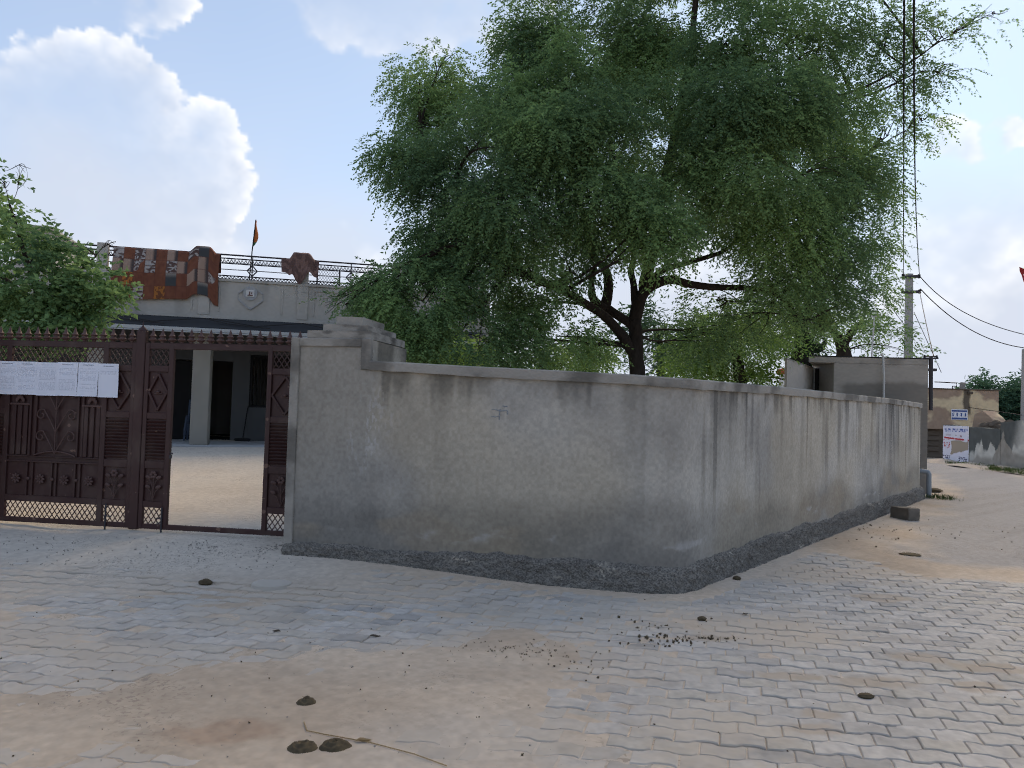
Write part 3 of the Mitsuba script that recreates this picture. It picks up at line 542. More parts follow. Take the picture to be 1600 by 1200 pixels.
# ------------------------------------------------------------------ iron gate (front is -n)
def lattice(x0, x1, z0, z1, pitch=0.062, w=0.011):
    out = []
    for sg in (1, -1):
        c = -2.0
        for k in range(-80, 81):
            c = k * pitch
            pts = []                       # line: x - x0 = c + sg*(z - z0)*0.72
            za, zb = z0, z1; xa = x0 + c + (0 if sg > 0 else (z1 - z0) * .72); xb = xa + sg * (z1 - z0) * 0.72
            if max(xa, xb) <= x0 or min(xa, xb) >= x1: continue
            def clip(xa, za, xb, zb):
                t0, t1 = 0.0, 1.0; d = xb - xa
                for lo, hi in ((x0, x1),):
                    ta, tb = (lo - xa) / d, (hi - xa) / d
                    t0, t1 = max(t0, min(ta, tb)), min(t1, max(ta, tb))
                return t0, t1
            t0, t1 = clip(xa, za, xb, zb)
            if t1 - t0 < 0.04: continue
            P = np.array([xa + (xb - xa) * t0, sg * 0.0025, za + (zb - za) * t0]); Q = np.array([xa + (xb - xa) * t1, sg * 0.0025, za + (zb - za) * t1])
            out.append(bar(P, Q, w, 0.005, (0, 1, 0)))
    return join(out)
DUSTY = ('rosette', 'flower', 'iron_leaf', 'scroll', 'palmette', 'column_cap', 'base_arch', 'knob', 'flower_stem', 'diamond_knob', 'scroll_stem', 'finial')
def gpart(par, name, m, smooth=False, mat='gate', **kw): return part(par, name, GF(m), 'gatedust' if name in DUSTY else mat, smooth, **kw)
def rosette(x, z, r=0.06):
    ms = [blob((x + math.cos(a) * r * .6, -0.028, z + math.sin(a) * r * .6), (1, 1, 1)) for a in np.arange(8) * math.pi / 4]
    out = []
    for a in np.arange(8) * math.pi / 4:
        v = np.array(_ICO.vertices) * [r * .42, 0.012, r * 0.24]; c, s = math.cos(a), math.sin(a)
        out.append((np.column_stack([x + r * .6 * c + v[:, 0] * c - v[:, 2] * s, v[:, 1] - 0.024, z + r * .6 * s + v[:, 0] * s + v[:, 2] * c]), np.array(_ICO.faces)))
    out.append(blob((x, -0.03, z), (r * .2, .012, r * .2)))
    return join(out)
def scroll(x, z, sx, w=0.24, h=0.26):
    t = np.linspace(0, 1, 12); stem = [(x + sx * w * (0.02 + .62 * a ** 1.0), z + h * (a ** .9) * 0.95) for a in t]
    cx, cz = stem[-1][0] + sx * .03, stem[-1][1] - .062
    th = np.linspace(2.0, -4.6, 26); sp = [(cx + sx * math.cos(a) * (.066 - .0020 * i) * -1 * -1, cz + math.sin(a) * (.066 - .0020 * i)) for i, a in enumerate(th)]
    P = np.array([(a, -0.026, b) for a, b in stem + sp])
    return tube(P, 0.0075, 6)
def flower_panel(par, x0, x1, z0, z1):
    cx = (x0 + x1) / 2; w = (x1 - x0)
    gpart(par, 'flower_stem', join([tube([(cx, -.022, z0 + .01), (cx + .005, -.024, z0 + .12), (cx, -.024, z1 - .07)], .006, 6)] + [tube([(cx, -.022, z0 + zz), (cx + sg * w * .14, -.024, z0 + zz + .10), (cx + sg * w * .28, -.024, z0 + zz + .13)], .0045, 5) for sg in (1, -1) for zz in (.0, .11)]), True)
    fl = []
    for a in np.arange(6) * math.pi / 3: fl.append(blob((cx + .027 * math.cos(a), -.03, z1 - .062 + .027 * math.sin(a)), (.019, .01, .019)))
    fl.append(lathe([(0.008, 0), (.022, .004), (.024, .012), (.016, .012), (.014, .004)], 12)) if False else None
    gpart(par, 'flower', join([m for m in fl if m]), True)
    for sg in (1, -1):
        for zz in (.15, .255):
            v = np.array(_ICO.vertices) * [.036, .009, .021]; a = math.radians(18) * sg; c, s = math.cos(a), math.sin(a)
            gpart(par, 'iron_leaf', (np.column_stack([cx + sg * w * .29 + v[:, 0] * c - v[:, 2] * s, v[:, 1] - .026, z0 + zz + v[:, 0] * s + v[:, 2] * c]), np.array(_ICO.faces)), True)
def narrow_panel(par, x0, x1):
    """Lattice, diamond, louvres, flower, lattice from top to bottom between two stiles."""
    gpart(par, 'lattice', lattice(x0, x1, 1.985, 2.17), kind='stuff'); gpart(par, 'lattice', lattice(x0, x1, .23, .41), kind='stuff')
    gpart(par, 'sheet_panel', box(x0, x1, .004, .008, .48, 1.915, .001))
    cx, cz = (x0 + x1) / 2, 1.69; w, h = (x1 - x0) / 2 - .008, .205
    P = [(cx, -.012, cz + h), (cx + w, -.012, cz), (cx, -.012, cz - h), (cx - w, -.012, cz)]
    gpart(par, 'diamond', join([bar(P[k], P[(k + 1) % 4], .026, .022, (0, 1, 0)) for k in range(4)]))
    gpart(par, 'diamond_knob', join([blob((cx, -.012, cz), (.022, .016, .016)), box(cx - .045, cx + .045, -.014, .0, cz - .022, cz - .012)]), True)
    for k in range(12):
        z = .945 + k * .0365
        gpart(par, 'slat', bar((x0 + .004, -.012, z + .012), (x1 - .004, -.012, z + .012 + rng.normal(0, .001)), .034, .006, (0, 1, .75)))
    flower_panel(par, x0 + .01, x1 - .01, .49, .835)
def rails(par, x0, x1, skip=None):
    for z0, z1 in ((.175, .23), (.41, .48), (.84, .925), (1.39, 1.46), (1.915, 1.985), (2.17, 2.24)):
        if skip and z0 not in (.175, 2.17):
            for a, b in skip: gpart(par, 'rail', box(a, b, -.018, .018, z0, z1, .004))
        else: gpart(par, 'rail', box(x0, x1, -.0185, .0185, z0, z1, .004))
def stile(par, x0, x1, z0=.175, z1=2.24): gpart(par, 'stile', box(x0, x1, -.0215, .0215, z0, z1, .004))
SPIKE = [(0, 0), (.012, .0), (.013, .012), (.022, .02), (.03, .03), (.031, .04), (.02, .047), (.017, .06), (.024, .07), (.026, .078), (.017, .088), (.011, .11), (.006, .14), (.0, .165)]
def spikes(par, x0, x1):
    n = int(round((x1 - x0) / .117))
    for k in range(n):
        v, f = lathe(SPIKE, 10); gpart(par, 'finial', (v * [1.6, 1.35, 1] + [x0 + (k + .5) * (x1 - x0) / n, 0, 2.24], f), 35)
# left leaf, shut
gl_ = thing('metal_gate', 'closed left leaf of the dark maroon iron gate, with flower, scroll and louvre panels', 'gate', 'leaves of the maroon gate')
for a, b in ((-.375, -.325), (-.725, -.66), (-1.93, -1.87), (-2.335, -2.28)): stile(gl_, a, b)
rails(gl_, -2.28, -.375, [(-.66, -.375), (-2.28, -1.93)])
for a, b in ((-1.87, -.725),):
    for z0, z1 in ((.41, .48), (1.915, 1.985)): gpart(gl_, 'rail', box(a, b, -.018, .018, z0, z1, .004))
    for z0, z1 in ((.855, .875), (.915, .93)): gpart(gl_, 'rail', box(a, b, -.020, .010, z0, z1, .003))
narrow_panel(gl_, -.66, -.375); narrow_panel(gl_, -2.28, -1.93)
gpart(gl_, 'sheet_panel', box(-1.87, -.725, .006, .010, .48, 1.915, .001))
gpart(gl_, 'lattice', lattice(-1.87, -.725, 1.985, 2.17), kind='stuff'); gpart(gl_, 'lattice', lattice(-1.87, -.725, .23, .41), kind='stuff')
for x in (-1.737, -1.431, -1.135, -.831): gpart(gl_, 'rosette', rosette(x, .668), True)
for x in (-1.615, -1.545, -1.305, -1.25, -1.015, -.955): gpart(gl_, 'bar', box(x - .011, x + .011, -.016, .004, .48, .855, .003))
for x in (-1.60, -1.53, -1.005, -.945): gpart(gl_, 'bar', box(x - .012, x + .012, -.018, .004, .93, 1.915, .003))
for x in (-1.58, -1.28, -.985): gpart(gl_, 'knob', blob((x, -.024, .67), (.02, .014, .02)), True)
for x in (-1.735, -.833):
    for dx in (-.075, 0, .075): gpart(gl_, 'column_rib', box(x + dx - .024, x + dx + .024, -.014, .004, .935, 1.50, .006))
    gpart(gl_, 'column_cap', box(x - .125, x + .125, -.022, .004, 1.50, 1.522, .003))
    gpart(gl_, 'palmette', join([blob((x + dx, -.018, 1.575 + dz), (.016, .01, .03)) for dx, dz in ((0, .02), (-.024, .005), (.024, .005), (-.042, -.02), (.042, -.02))]), True)
gpart(gl_, 'scroll_stem', tube([(-1.267, -.024, .96), (-1.267, -.026, 1.3), (-1.267, -.024, 1.9)], .0075, 6), True)
for z in (.965, 1.21, 1.455):
    for sx in (1, -1): gpart(gl_, 'scroll', scroll(-1.267, z, sx), True)
gpart(gl_, 'base_arch', tube([(x, -.024, .935 + .05 * (1 - ((x + 1.267) / .26) ** 2)) for x in np.linspace(-1.527, -1.007, 13)], .009, 6), True)
spikes(gl_, -2.335, -.335)
gpart(gl_, 'drop_bolt', join([tube([(-.60, -.03, .06), (-.60, -.03, .43)], .010, 7), tube([(-.60, -.03, .30), (-.60, -.045, .30), (-.52, -.045, .295)], .008, 6), box(-.625, -.575, -.045, -.02, .058, .07)]), True, 'iron')
# right leaf with the open wicket
gr_ = thing('metal_gate', 'right leaf of the dark maroon iron gate with its wicket doorway standing open', 'gate', 'leaves of the maroon gate')
for a, b in ((-.215, -.165), (.07, .128), (1.232, 1.285), (1.60, 1.65)): stile(gr_, a, b)
rails(gr_, -.165, 1.60, [(-.165, .07), (1.285, 1.60)])
narrow_panel(gr_, -.165, .07); narrow_panel(gr_, 1.285, 1.60)
spikes(gr_, -.20, 1.64)
gpart(gr_, 'drop_bolt', join([tube([(.075, -.03, .055), (.075, -.03, .42)], .010, 7), tube([(.075, -.03, .30), (.02, -.045, .30)], .008, 6), tube([(.075, -.03, .25), (.03, -.045, .25)], .008, 6)]), True, 'iron')
gpart(gr_, 'latch', join([tube([(.128, -.01, 1.02), (.165, -.015, 1.015)], .009, 6), box(.12, .15, -.02, .0, .96, 1.0)]), True, 'iron')
gpart(gr_, 'hinge', join([tube([(1.63, -.02, z), (1.63, -.02, z + .1)], .016, 8) for z in (.35, 1.9)]), True)
gpart(gr_, 'meeting_post', box(-.325, -.217, -.032, .03, .165, 2.37, .006))
gpart(gr_, 'post_tip', (lambda m: (m[0] * [1, .6, 1] + [-.271, 0, 2.37], m[1]))(lathe([(.055, 0), (.054, .012), (.042, .03), (.02, .045), (.008, .06), (.006, .09), (0, .115)], 12)), 35)
# row of printed sheets taped across the left leaf
nt = thing('paper_notice', 'row of six white printed sheets pasted across the top of the closed gate leaf', 'notice')
for k in range(6):
    x0 = -2.02 + k * .2525; x1 = x0 + .2525
    def sheet(u, v, k=k, x0=x0, x1=x1):
        return np.stack([x0 + (x1 - x0) * u, -0.048 - 0.0015 * (k % 2) - .004 * np.sin(u * 3.1 + k) - 0.003 * np.sin(v * 4 + 2 * k), 1.617 + .003 * math.sin(k * 2.2) + (.378 + .003 * math.sin(k * 5.0)) * v], -1)
    (v, f), uv = grid(np.linspace(0, 1, 9), np.linspace(0, 1, 9), sheet)
    v2 = v.copy(); v2[:, 1] += .0006
    part(nt, 'sheet', GF((v, f)), 'notice', True, uv=uv + [k, 0])

# ------------------------------------------------------------------ courtyard
yard_poly = Polygon([(-30, yg(-30) + .0), *[tuple(GF.p(s)[:2]) for s in (-6, 1.8)], *[tuple(WP[k] - WN[k] * .1) for k in range(0, len(WP), 6)], (9.4, 18.0), (9.4, 40), (-30, 40)])
def court(u, v): return np.stack([u, v, np.where(v < 19.5, gcourt(u, v), 0.53) + (meshkit.fbm(np.stack([u * .9, v * .9, u * 0], -1), 4, 12) - .5) * .05], -1)
(v, f), uv = grid(np.linspace(-20, 9.4, 160), np.linspace(6.5, 34, 150), court)
cen = v[f].mean(1); keep = contains_xy(yard_poly.buffer(.05), cen[:, 0], cen[:, 1])
put(thing('courtyard_ground', 'pale swept sand of the courtyard seen through the open gate', 'ground', kind='structure'), clean((v, f[keep])), 'sand', True, uv=np.tile([[0, .55]], (len(clean((v, f[keep]))[0]), 1)))

# ------------------------------------------------------------------ house
hs = thing('house', 'single-storey grey-white house with a pillared porch, seen behind the gate', 'house')
def hp(name, m, mat='white', smooth=False, **kw): return part(hs, name, HF(m), mat, smooth, **kw)
FLOOR = 0.54
hp('porch_floor', box(-6, 7.2, -.55, 2.6, .2, FLOOR, .02), 'grey')
for s in (-4.7, -2.35, 0, 2.35, 4.7, 6.9): hp('pillar', box(s - .185, s + .225, -.2, .2, FLOOR, 3.4, .012), 'pillar')
hp('porch_beam', box(-6, 7.2, -.18, .18, 3.36, 3.62, .01)); hp('roof_slab', box(-6, 7.2, -.05, 7.3, 3.62, 3.78, .01))
# porch back wall with a doorway and a barred window
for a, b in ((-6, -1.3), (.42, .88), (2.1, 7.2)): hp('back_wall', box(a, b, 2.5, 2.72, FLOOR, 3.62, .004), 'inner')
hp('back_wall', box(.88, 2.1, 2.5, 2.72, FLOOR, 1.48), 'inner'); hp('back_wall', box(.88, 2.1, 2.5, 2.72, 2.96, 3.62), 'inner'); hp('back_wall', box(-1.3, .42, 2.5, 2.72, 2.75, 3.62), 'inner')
hp('side_wall', box(-6.2, -6, -.1, 7.3, .2, 3.78)); hp('side_wall', box(7.2, 7.4, -.1, 7.3, .2, 3.78)); hp('rear_wall', box(-6, 7.2, 7.1, 7.3, .2, 3.62))
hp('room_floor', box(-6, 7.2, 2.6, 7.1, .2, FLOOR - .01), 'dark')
w = hp('window', join([box(.88, .94, 2.55, 2.65, 1.48, 2.96), box(2.04, 2.1, 2.55, 2.65, 1.48, 2.96), box(.94, 2.04, 2.55, 2.65, 1.48, 1.54), box(.94, 2.04, 2.55, 2.65, 2.90, 2.96), box(1.46, 1.52, 2.555, 2.645, 1.54, 2.90)]), 'dark')
for x in np.arange(1.0, 2.04, .09): part(w, 'window_bar', HF(tube([(x, 2.58, 1.5), (x, 2.58, 2.93)], .008, 6)), 'iron')
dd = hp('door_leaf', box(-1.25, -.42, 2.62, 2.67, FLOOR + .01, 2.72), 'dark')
# parapet with raised panel borders, pilasters and the shield emblem
hp('parapet', box(-6, 7.2, -.1, .08, 3.64, 4.60, .006)); hp('parapet_cap', box(-6, 7.2, -.135, .10, 4.60, 4.665, .01)); hp('parapet_foot', box(-6, 7.2, -.125, -.102, 3.66, 3.74, .006))
for s in (-4.7, -2.35, 0.0, 2.35, 4.7, 6.95):
    if s not in (-4.7,): hp('pilaster', box(s - .13, s + .13, -.135, -.098, 3.745, 4.597, .006))
    hp('newel', box(s - .12, s + .12, -.1, .08, 4.66, 5.36, .01))
for s in (-3.5, -1.17, 3.5, 5.85):
    for a in (-.88, .88): hp('panel_border', box(s + a - .02, s + a + .02, -.118, -.098, 3.85, 4.50))
    hp('panel_border', box(s - .86, s + .86, -.118, -.098, 4.48, 4.52))
for a in (.35, 1.85): hp('panel_border', box(a - .02, a + .02, -.118, -.098, 3.85, 4.50))
E1 = [(.80, 4.17), (1.09, 3.93), (1.38, 4.17)]
em = hp('emblem', join([bar((E1[k][0], -.118, E1[k][1]), (E1[k + 1][0], -.118, E1[k + 1][1]), .035, .04, (0, 1, 0)) for k in (0, 1)] + [bar((.80, -.118, 4.33), (.92, -.118, 4.42), .035, .04, (0, 1, 0)), bar((1.38, -.118, 4.33), (1.26, -.118, 4.42), .035, .04, (0, 1, 0)), box(.785, .805, -.115, -.1, 4.17, 4.33), box(1.375, 1.395, -.115, -.1, 4.17, 4.33)]), 'grey')
ov = np.array([(math.cos(a) * .17, math.sin(a) * .18) for a in np.linspace(0, 2 * math.pi, 25)[:-1]])
mo = prism(Polygon(ov), .03); part(em, 'medallion', HF((np.column_stack([mo[0][:, 0] + 1.08, -.10 - mo[0][:, 2], mo[0][:, 1] + 4.34]), mo[1][:, ::-1])), 'grey')
part(em, 'plaque', HF(box(.98, 1.18, -.145, -.131, 4.25, 4.42)), 'pvc'); part(em, 'plaque_figure', HF(join([box(1.02, 1.14, -.149, -.145, 4.27, 4.30), box(1.05, 1.08, -.149, -.145, 4.30, 4.38), box(1.10, 1.13, -.149, -.145, 4.32, 4.37)])), 'cloth')
# awning: dark sheeting hung from the parapet foot to a pale edge beam, with slack wires
aw = hp('awning', loft([[[s, -.13, 3.66], [s, -.78, 3.36 + .012 * math.sin(3 * s)], [s, -.78, 3.345 + .012 * math.sin(3 * s)], [s, -.13, 3.645]] for s in np.arange(-6, 7.21, .25)]), 'net')
part(aw, 'edge_beam', HF(box(-6, 7.2, -.84, -.77, 3.26, 3.345, .006)), 'strip'); part(aw, 'edge_pipe', HF(tube([(-6, -.86, 3.24), (1.5, -.86, 3.235), (7.2, -.86, 3.24)], .014, 7)), 'strip')
for a in (-2.35, 0.05, 2.4): part(aw, 'slack_wire', HF(tube([(a - 2.2, -.5, 3.62), (a - 1.1, -.62, 3.47), (a, -.45, 3.62), (a + .6, -.6, 3.50), (a + 1.6, -.76, 3.42)], .012, 5)), 'wire')
for a in (-4.7, -2.35, 0, 2.35, 4.7): part(aw, 'bracket', HF(tube([(a, -.18, 3.2), (a, -.75, 3.28)], .015, 6)), 'iron')
hp('stair_head', box(-5.0, -4.2, 2.0, 5.0, 3.78, 5.95, .02)); hp('stair_head_roof', box(-5.1, -4.1, 1.85, 5.15, 5.95, 6.05, .02))
# railing on the parapet
rl = thing('roof_railing', 'black iron railing with scrollwork bands and diamonds along the roof parapet', 'railing')
def rp(name, m, smooth=False, **kw): return part(rl, name, HF(m), 'iron', smooth, **kw)
for z in (5.29, 5.20, 5.075): rp('rail', tube([(-5.9, 0, z), (2, 0, z), (7.15, 0, z)], .022 if z > 5.25 else .017, 6))
for z in (4.765, 4.68): rp('rail', tube([(-5.9, 0, z), (2, 0, z), (7.15, 0, z)], .016, 6))
def band(x0, x1, z0, z1):
    """Row of small C-scrolls between two rails."""
    out = []; h = z1 - z0; w = .085
    for k in range(int((x1 - x0) / w)):
        x = x0 + k * w
        out.append(tube([(x, 0, z0), (x + w * .5, 0, z1), (x + w, 0, z0)], .0105, 4))
        a = np.linspace(0, 5.2, 8); out.append(tube([(x + w * .5 + .024 * math.cos(t), 0, z0 + h * .38 + .026 * math.sin(t)) for t in a], .0095, 4))
    return join(out)
for a, b in zip((-4.58, -2.23, .12, 2.47, 4.82), (-2.47, -.12, 2.23, 4.58, 6.83)):
    rp('scroll_band', band(a, b, 5.08, 5.195), kind='stuff'); rp('scroll_band', band(a, b, 4.685, 4.76), kind='stuff')
    c = (a + b) / 2
    if abs(c - 1.17) < .1: c = 1.09
    rp('mid_rail', tube([(a, 0, 4.92), (c, 0, 4.925), (b, 0, 4.92)], .011, 6))
    D = [(c, 0, 5.055), (c + .12, 0, 4.92), (c, 0, 4.785), (c - .12, 0, 4.92)]
    rp('diamond', join([bar(D[k], D[(k + 1) % 4], .03, .02, (0, 1, 0)) for k in range(4)] + [tube([(c - .06, 0, 4.92), (c, 0, 4.97), (c + .06, 0, 4.92), (c, 0, 4.87), (c - .06, 0, 4.92)], .009, 5)]))
    rp('post', tube([(c, 0, 4.66), (c, 0, 5.29)], .014, 6))
for a in (2.68, 5.05):
    rp('lattice_panel', (lambda m: m)(lattice(a, a + .56, 4.77, 5.07, .07, .008)), kind='stuff')
    for x in (a, a + .56): rp('post', box(x - .02, x + .02, -.02, .02, 4.66, 5.08))
# bedding hung out to air
def drape(s0, s1, drop_front, drop_back, bump=None, seed=0, hem=None, n=60):
    """Cloth over the rail at z 5.30: from the back hem up over the rail and down the front."""
    def fn(u, v):
        s = s0 + (s1 - s0) * u; L = drop_front if hem is None else hem(u)
        top = 5.315 + (bump(s) if bump else 0)
        t = v * (L + drop_back) - drop_back                     # < 0 behind the rail
        fold = .03 * np.sin(u * 23 + seed) * S(0, .5, np.abs(t)) + .05 * (meshkit.fbm(np.stack([u * 6, v * 3, u * 0 + seed], -1), 3, seed) - .5) * S(0, .4, np.abs(t))
        n_ = np.where(t > 0, -.035 - .10 * S(0, .7, t) * 1.0 - .02, .05) - np.where(t > 0, np.abs(fold), -np.abs(fold))
        n_ = n_ * S(0, .05, np.abs(t)) 
        # the bump carries the cloth out round the newel post
        bb = (bump(s) > .02) if bump else np.zeros_like(s, bool)
        n_ = np.where(bb & (t > 0), np.minimum(n_, -.125 * S(0, .06, t)), n_)
        return np.stack([s + .03 * np.sin(v * 5 + seed) * (u - .5), n_, top - np.abs(t)], -1)
    return grid(np.linspace(0, 1, n), np.linspace(0, 1, 50), fn)
bl = thing('blanket', 'large rust, orange and zebra patchwork blanket hanging over the roof railing', 'blanket')
bumpA = lambda s: .15 * S(-.42, -.22, s) * S(.26, .06, s)
m, uv = drape(-2.12, .33, 1.27, .5, bumpA, 2, lambda u: 1.26 + .03 * np.sin(u * 7) + .07 * S(.85, 1, u), 90)
part(bl, 'cloth', HF(m), 'patch', True, uv=np.stack([uv[:, 0] * 1.0, (1 - uv[:, 1]) * 1.25], 1))
cl = thing('shawl', 'small plain brown cloth bunched over the roof railing right of the flag', 'cloth')
bumpB = lambda s: .17 * S(1.98, 2.1, s) * S(2.62, 2.44, s)
m, uv = drape(1.80, 2.70, .8, .35, bumpB, 5, lambda u: .38 + .46 * np.exp(-((u - .5) / .22) ** 2) + .10 * S(.75, 1, u), 46)
part(cl, 'cloth', HF(m), 'cloth', True, uv=uv)
fl = thing('flag', 'small orange and green flag on a thin stick tied to the roof railing', 'flag')
part(fl, 'stick', HF(tube([(1.03, -.03, 4.68), (1.07, -.03, 5.4), (1.13, -.03, 6.22)], .014, 6)), 'wire')
def flagfn(u, v): return np.stack([1.075 + .05 * u * 0 + (.02 + .13 * np.sin(np.pi * np.clip(v * 1.1, 0, 1)) * (1.1 - v)) * u + .055 * v, -.03 + .05 * np.sin(u * 5 + v * 3) * u, 5.52 + .68 * v], -1)
(v, f), uv = grid(np.linspace(0, 1, 8), np.linspace(0, 1, 12), flagfn)
half = np.tile((np.meshgrid(np.arange(7), np.arange(11), indexing='ij')[1].ravel() + .5) / 11, 2)
part(fl, 'orange_cloth', HF(clean((v, f[half > .22]))), 'orange', True); part(fl, 'green_cloth', HF(clean((v, f[half <= .22]))), 'green', True); 
# things in the porch
def chair(name_label, z0):
    c = thing('plastic_chair', name_label, 'chair', 'stacked plastic chairs in the porch')
    def q(n, m, sm=False): part(c, n, HF(moved(m, (-.42, 2.05, z0))), 'chair', sm)
    q('seat', box(-.22, .22, -.22, .22, .40, .43, .01))
    for a in (-.2, .2):
        for b in (-.2, .2): q('leg', bar((a, b, .41), (a * 1.2, b * 1.2, 0), .05, .04, (0, 1, 0)))
    for k in range(4): q('back_slat', bar((-.2, .22 + .02 * k, .52 + .09 * k), (.2, .22 + .02 * k, .52 + .09 * k), .055, .02, (0, 1, -.2)))
    q('back_frame', join([bar((sg * .22, .2, .41), (sg * .22, .31, .86), .05, .03, (0, 1, 0)) for sg in (1, -1)]))
chair('lowest chair of the dark blue plastic stack in the porch left of the pillar', FLOOR); chair('middle chair of the dark blue plastic stack in the porch', FLOOR + .12); chair('topmost chair of the dark blue plastic stack in the porch', FLOOR + .24)
br = thing('broom', 'long-handled broom leaning beside the barred porch window', 'broom')
part(br, 'handle', HF(tube([(.80, 2.2, FLOOR + .08), (.87, 2.46, 1.5)], .016, 7)), 'wire'); part(br, 'bristles', HF(box(.58, 1.0, 2.1, 2.26, FLOOR + .003, FLOOR + .08, .02)), 'dark')
# the wall goes on to the left of the gate
lw = thing('side_wall', 'plain plastered wall continuing left from the closed gate leaf', 'wall')
m_ = box(-3.2, -2.36, -.75, .3, -.1, 2.255, .006); part(lw, 'pier', GF(m_), 'coping'); part(lw, 'pier_cap', GF(box(-3.12, -2.44, -.68, .22, 2.257, 2.34, .01)), 'cap'); part(lw, 'body', GF(box(-9, -3.2, -.72, -.5, -.1, 1.95, .006)), 'coping'); part(lw, 'coping', GF(box(-9, -3.2, -.75, -.47, 1.952, 2.04, .008)), 'cap')

# ------------------------------------------------------------------ lane side: shed, poles, far house, street wall
sd = thing('shed', 'flat-roofed brown-grey plastered shed at the far end of the compound wall', 'shed')
SF = Fr((9.49, 17.5), -4)
def sp(name, m, mat='shed', **kw): return part(sd, name, SF(m), mat, **kw)
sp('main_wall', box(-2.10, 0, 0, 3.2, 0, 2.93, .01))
def slab(pts, z0, z1):
    v, f = prism(Polygon(pts), z1 - z0); v[:, 2] += z0; return v, f
A_, B_ = np.array([5.80, 16.20]), np.array([7.38, 18.80]); nl_ = np.array([-.854, .52]) * .05
q_ = [tuple(SF.p(-2.67, -.004)[:2]), tuple(SF.p(.004, -.004)[:2]), tuple(SF.p(.004, 3.3)[:2]), tuple(SF.p(-1.6, 3.3)[:2]), tuple(B_ + [.25, .5])]
part(sd, 'roof_slab', slab(q_, 2.93, 3.06), 'shed'); part(sd, 'roof_edge', slab(list(Polygon(q_).buffer(.008, join_style='mitre').exterior.coords)[:-1], 3.062, 3.085), 'dark')
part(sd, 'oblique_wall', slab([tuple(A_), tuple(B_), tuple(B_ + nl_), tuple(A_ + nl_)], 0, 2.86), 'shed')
part(sd, 'oblique_wall_cap', slab([tuple(A_ - nl_ * .1), tuple(B_ - nl_ * .1), tuple(B_ + nl_ * 1.1), tuple(A_ + nl_ * 1.1)], 2.863, 2.885), 'coping')
d = sp('door', box(-2.205, -2.103, 1.02, 1.06, 0, 2.86), 'dark'); part(d, 'frame', SF(box(-2.245, -2.207, .99, 1.10, 0, 2.86)), 'grey')
pv = thing('roof_pipe', 'white plastic pipe standing up against the front of the shed', 'pipe'); put(pv, SF(tube([(-1.10, -.10, 3.14), (-1.07, -.10, 3.13), (-1.05, -.10, 3.10), (-1.02, -.10, 2.6), (-1.02, -.10, 0.1)], .024, 9)), 'pvc', True)
tp = thing('antenna_mast', 'thin white mast with a short top bar rising behind the shed roof', 'mast'); part(tp, 'pole', tube([(10.28, 22, 0), (10.30, 22, 3.5), (10.36, 22, 4.62)], .022, 8), 'pvc', True); part(tp, 'top_bar', tube([(10.22, 22, 4.63), (10.5, 22, 4.64)], .018, 7), 'pvc', True)
bk = thing('wire_bracket', 'dark iron service post with cross arms at the right corner of the shed', 'post')
part(bk, 'post', SF(tube([(.11, .1, 1.9), (.10, .1, 3.12)], .045, 8)), 'iron'); part(bk, 'arm', SF(box(-.06, .26, .07, .13, 3.08, 3.11)), 'iron'); part(bk, 'arm', SF(box(.02, .22, .06, .14, 2.80, 2.86)), 'iron')
for x in (-.04, .23): part(bk, 'insulator', SF(lathe([(0, 0), (.025, 0), (.03, .02), (.018, .03), (.024, .05), (0, .06)], 9))if False else SF(moved(lathe([(0, 0), (.025, 0), (.03, .02), (.018, .03), (.024, .05), (0, .06)], 9), (x, .1, 3.11))), 'dark')
def upole(label, x, y, h, w, arms, lean=0.0):
    k = thing('utility_pole', label, 'pole', None)
    m = loft([[[x - w * a + lean * z, y - w * a, z], [x + w * a + lean * z, y - w * a, z], [x + w * a + lean * z, y + w * a, z], [x - w * a + lean * z, y + w * a, z]] for z, a in ((-.3, .62), (h * .6, .52), (h, .45))])
    part(k, 'shaft', m, 'pole')
    for z, L in arms:
        xx = x + lean * z
        part(k, 'cross_arm', bar((xx - L, y - w * .62, z), (xx + L, y - w * .62, z + .04), .10, .07, (0, 1, 0)), 'iron')
        for sg in (-1, 1): part(k, 'insulator', moved(lathe([(0, 0), (.04, 0), (.055, .04), (.03, .06), (.055, .09), (.05, .13), (0, .16)], 10), (xx + sg * L * .93, y - w * .62, z - .03)), 'dark', 35)
    return k
upole('square concrete utility pole with two iron cross arms behind the shed', 13.93, 27, 6.86, .205, ((6.72, .30), (6.18, .33)))
upole('pale concrete pole at the right edge standing behind the streaked wall', 20.75, 31, 4.72, .22, ((4.62, .12),))
def wire(name, label, P, r=.014, twist=0, n=24):
    P = np.array(P, float)
    if len(P) == 2: P = np.array([P[0], P[1]])
    k = thing('overhead_wire', label, 'wire')
    t = np.linspace(0, 1, n)
    if len(P) == 3:
        c = (1 - t)[:, None] ** 2 * P[0] + 2 * (t * (1 - t))[:, None] * (2 * P[1] - .5 * (P[0] + P[2])) + (t ** 2)[:, None] * P[2]
    else: c = P[0] + (P[1] - P[0]) * t[:, None]
    if twist:
        t2 = np.linspace(0, 1, 420); c = np.stack([np.interp(t2, t, c[:, i]) for i in range(3)], 1)
        ms = []
        for ph in (0, 2.1, 4.2):
            a = t2 * twist * 2 * np.pi + ph; ms.append(tube(c + np.stack([np.cos(a), np.sin(a) * .3, np.sin(a)], 1) * r * 1.15, r, 5))
        return put(k, join(ms), 'wire', True)
    return put(k, tube(c, r, 5), 'wire', True)
wire('', 'left twisted black cable running from the pole towards the viewer overhead', [(13.65, 26.85, 6.78), (4.29, 8.5, 6.38), (-3.1, -6.0, 7.0)], .0065, 60)
wire('', 'right twisted black cable running from the pole towards the viewer overhead', [(14.21, 26.85, 6.82), (4.40, 8.5, 6.36), (-3.3, -6.6, 7.0)], .007, 60)
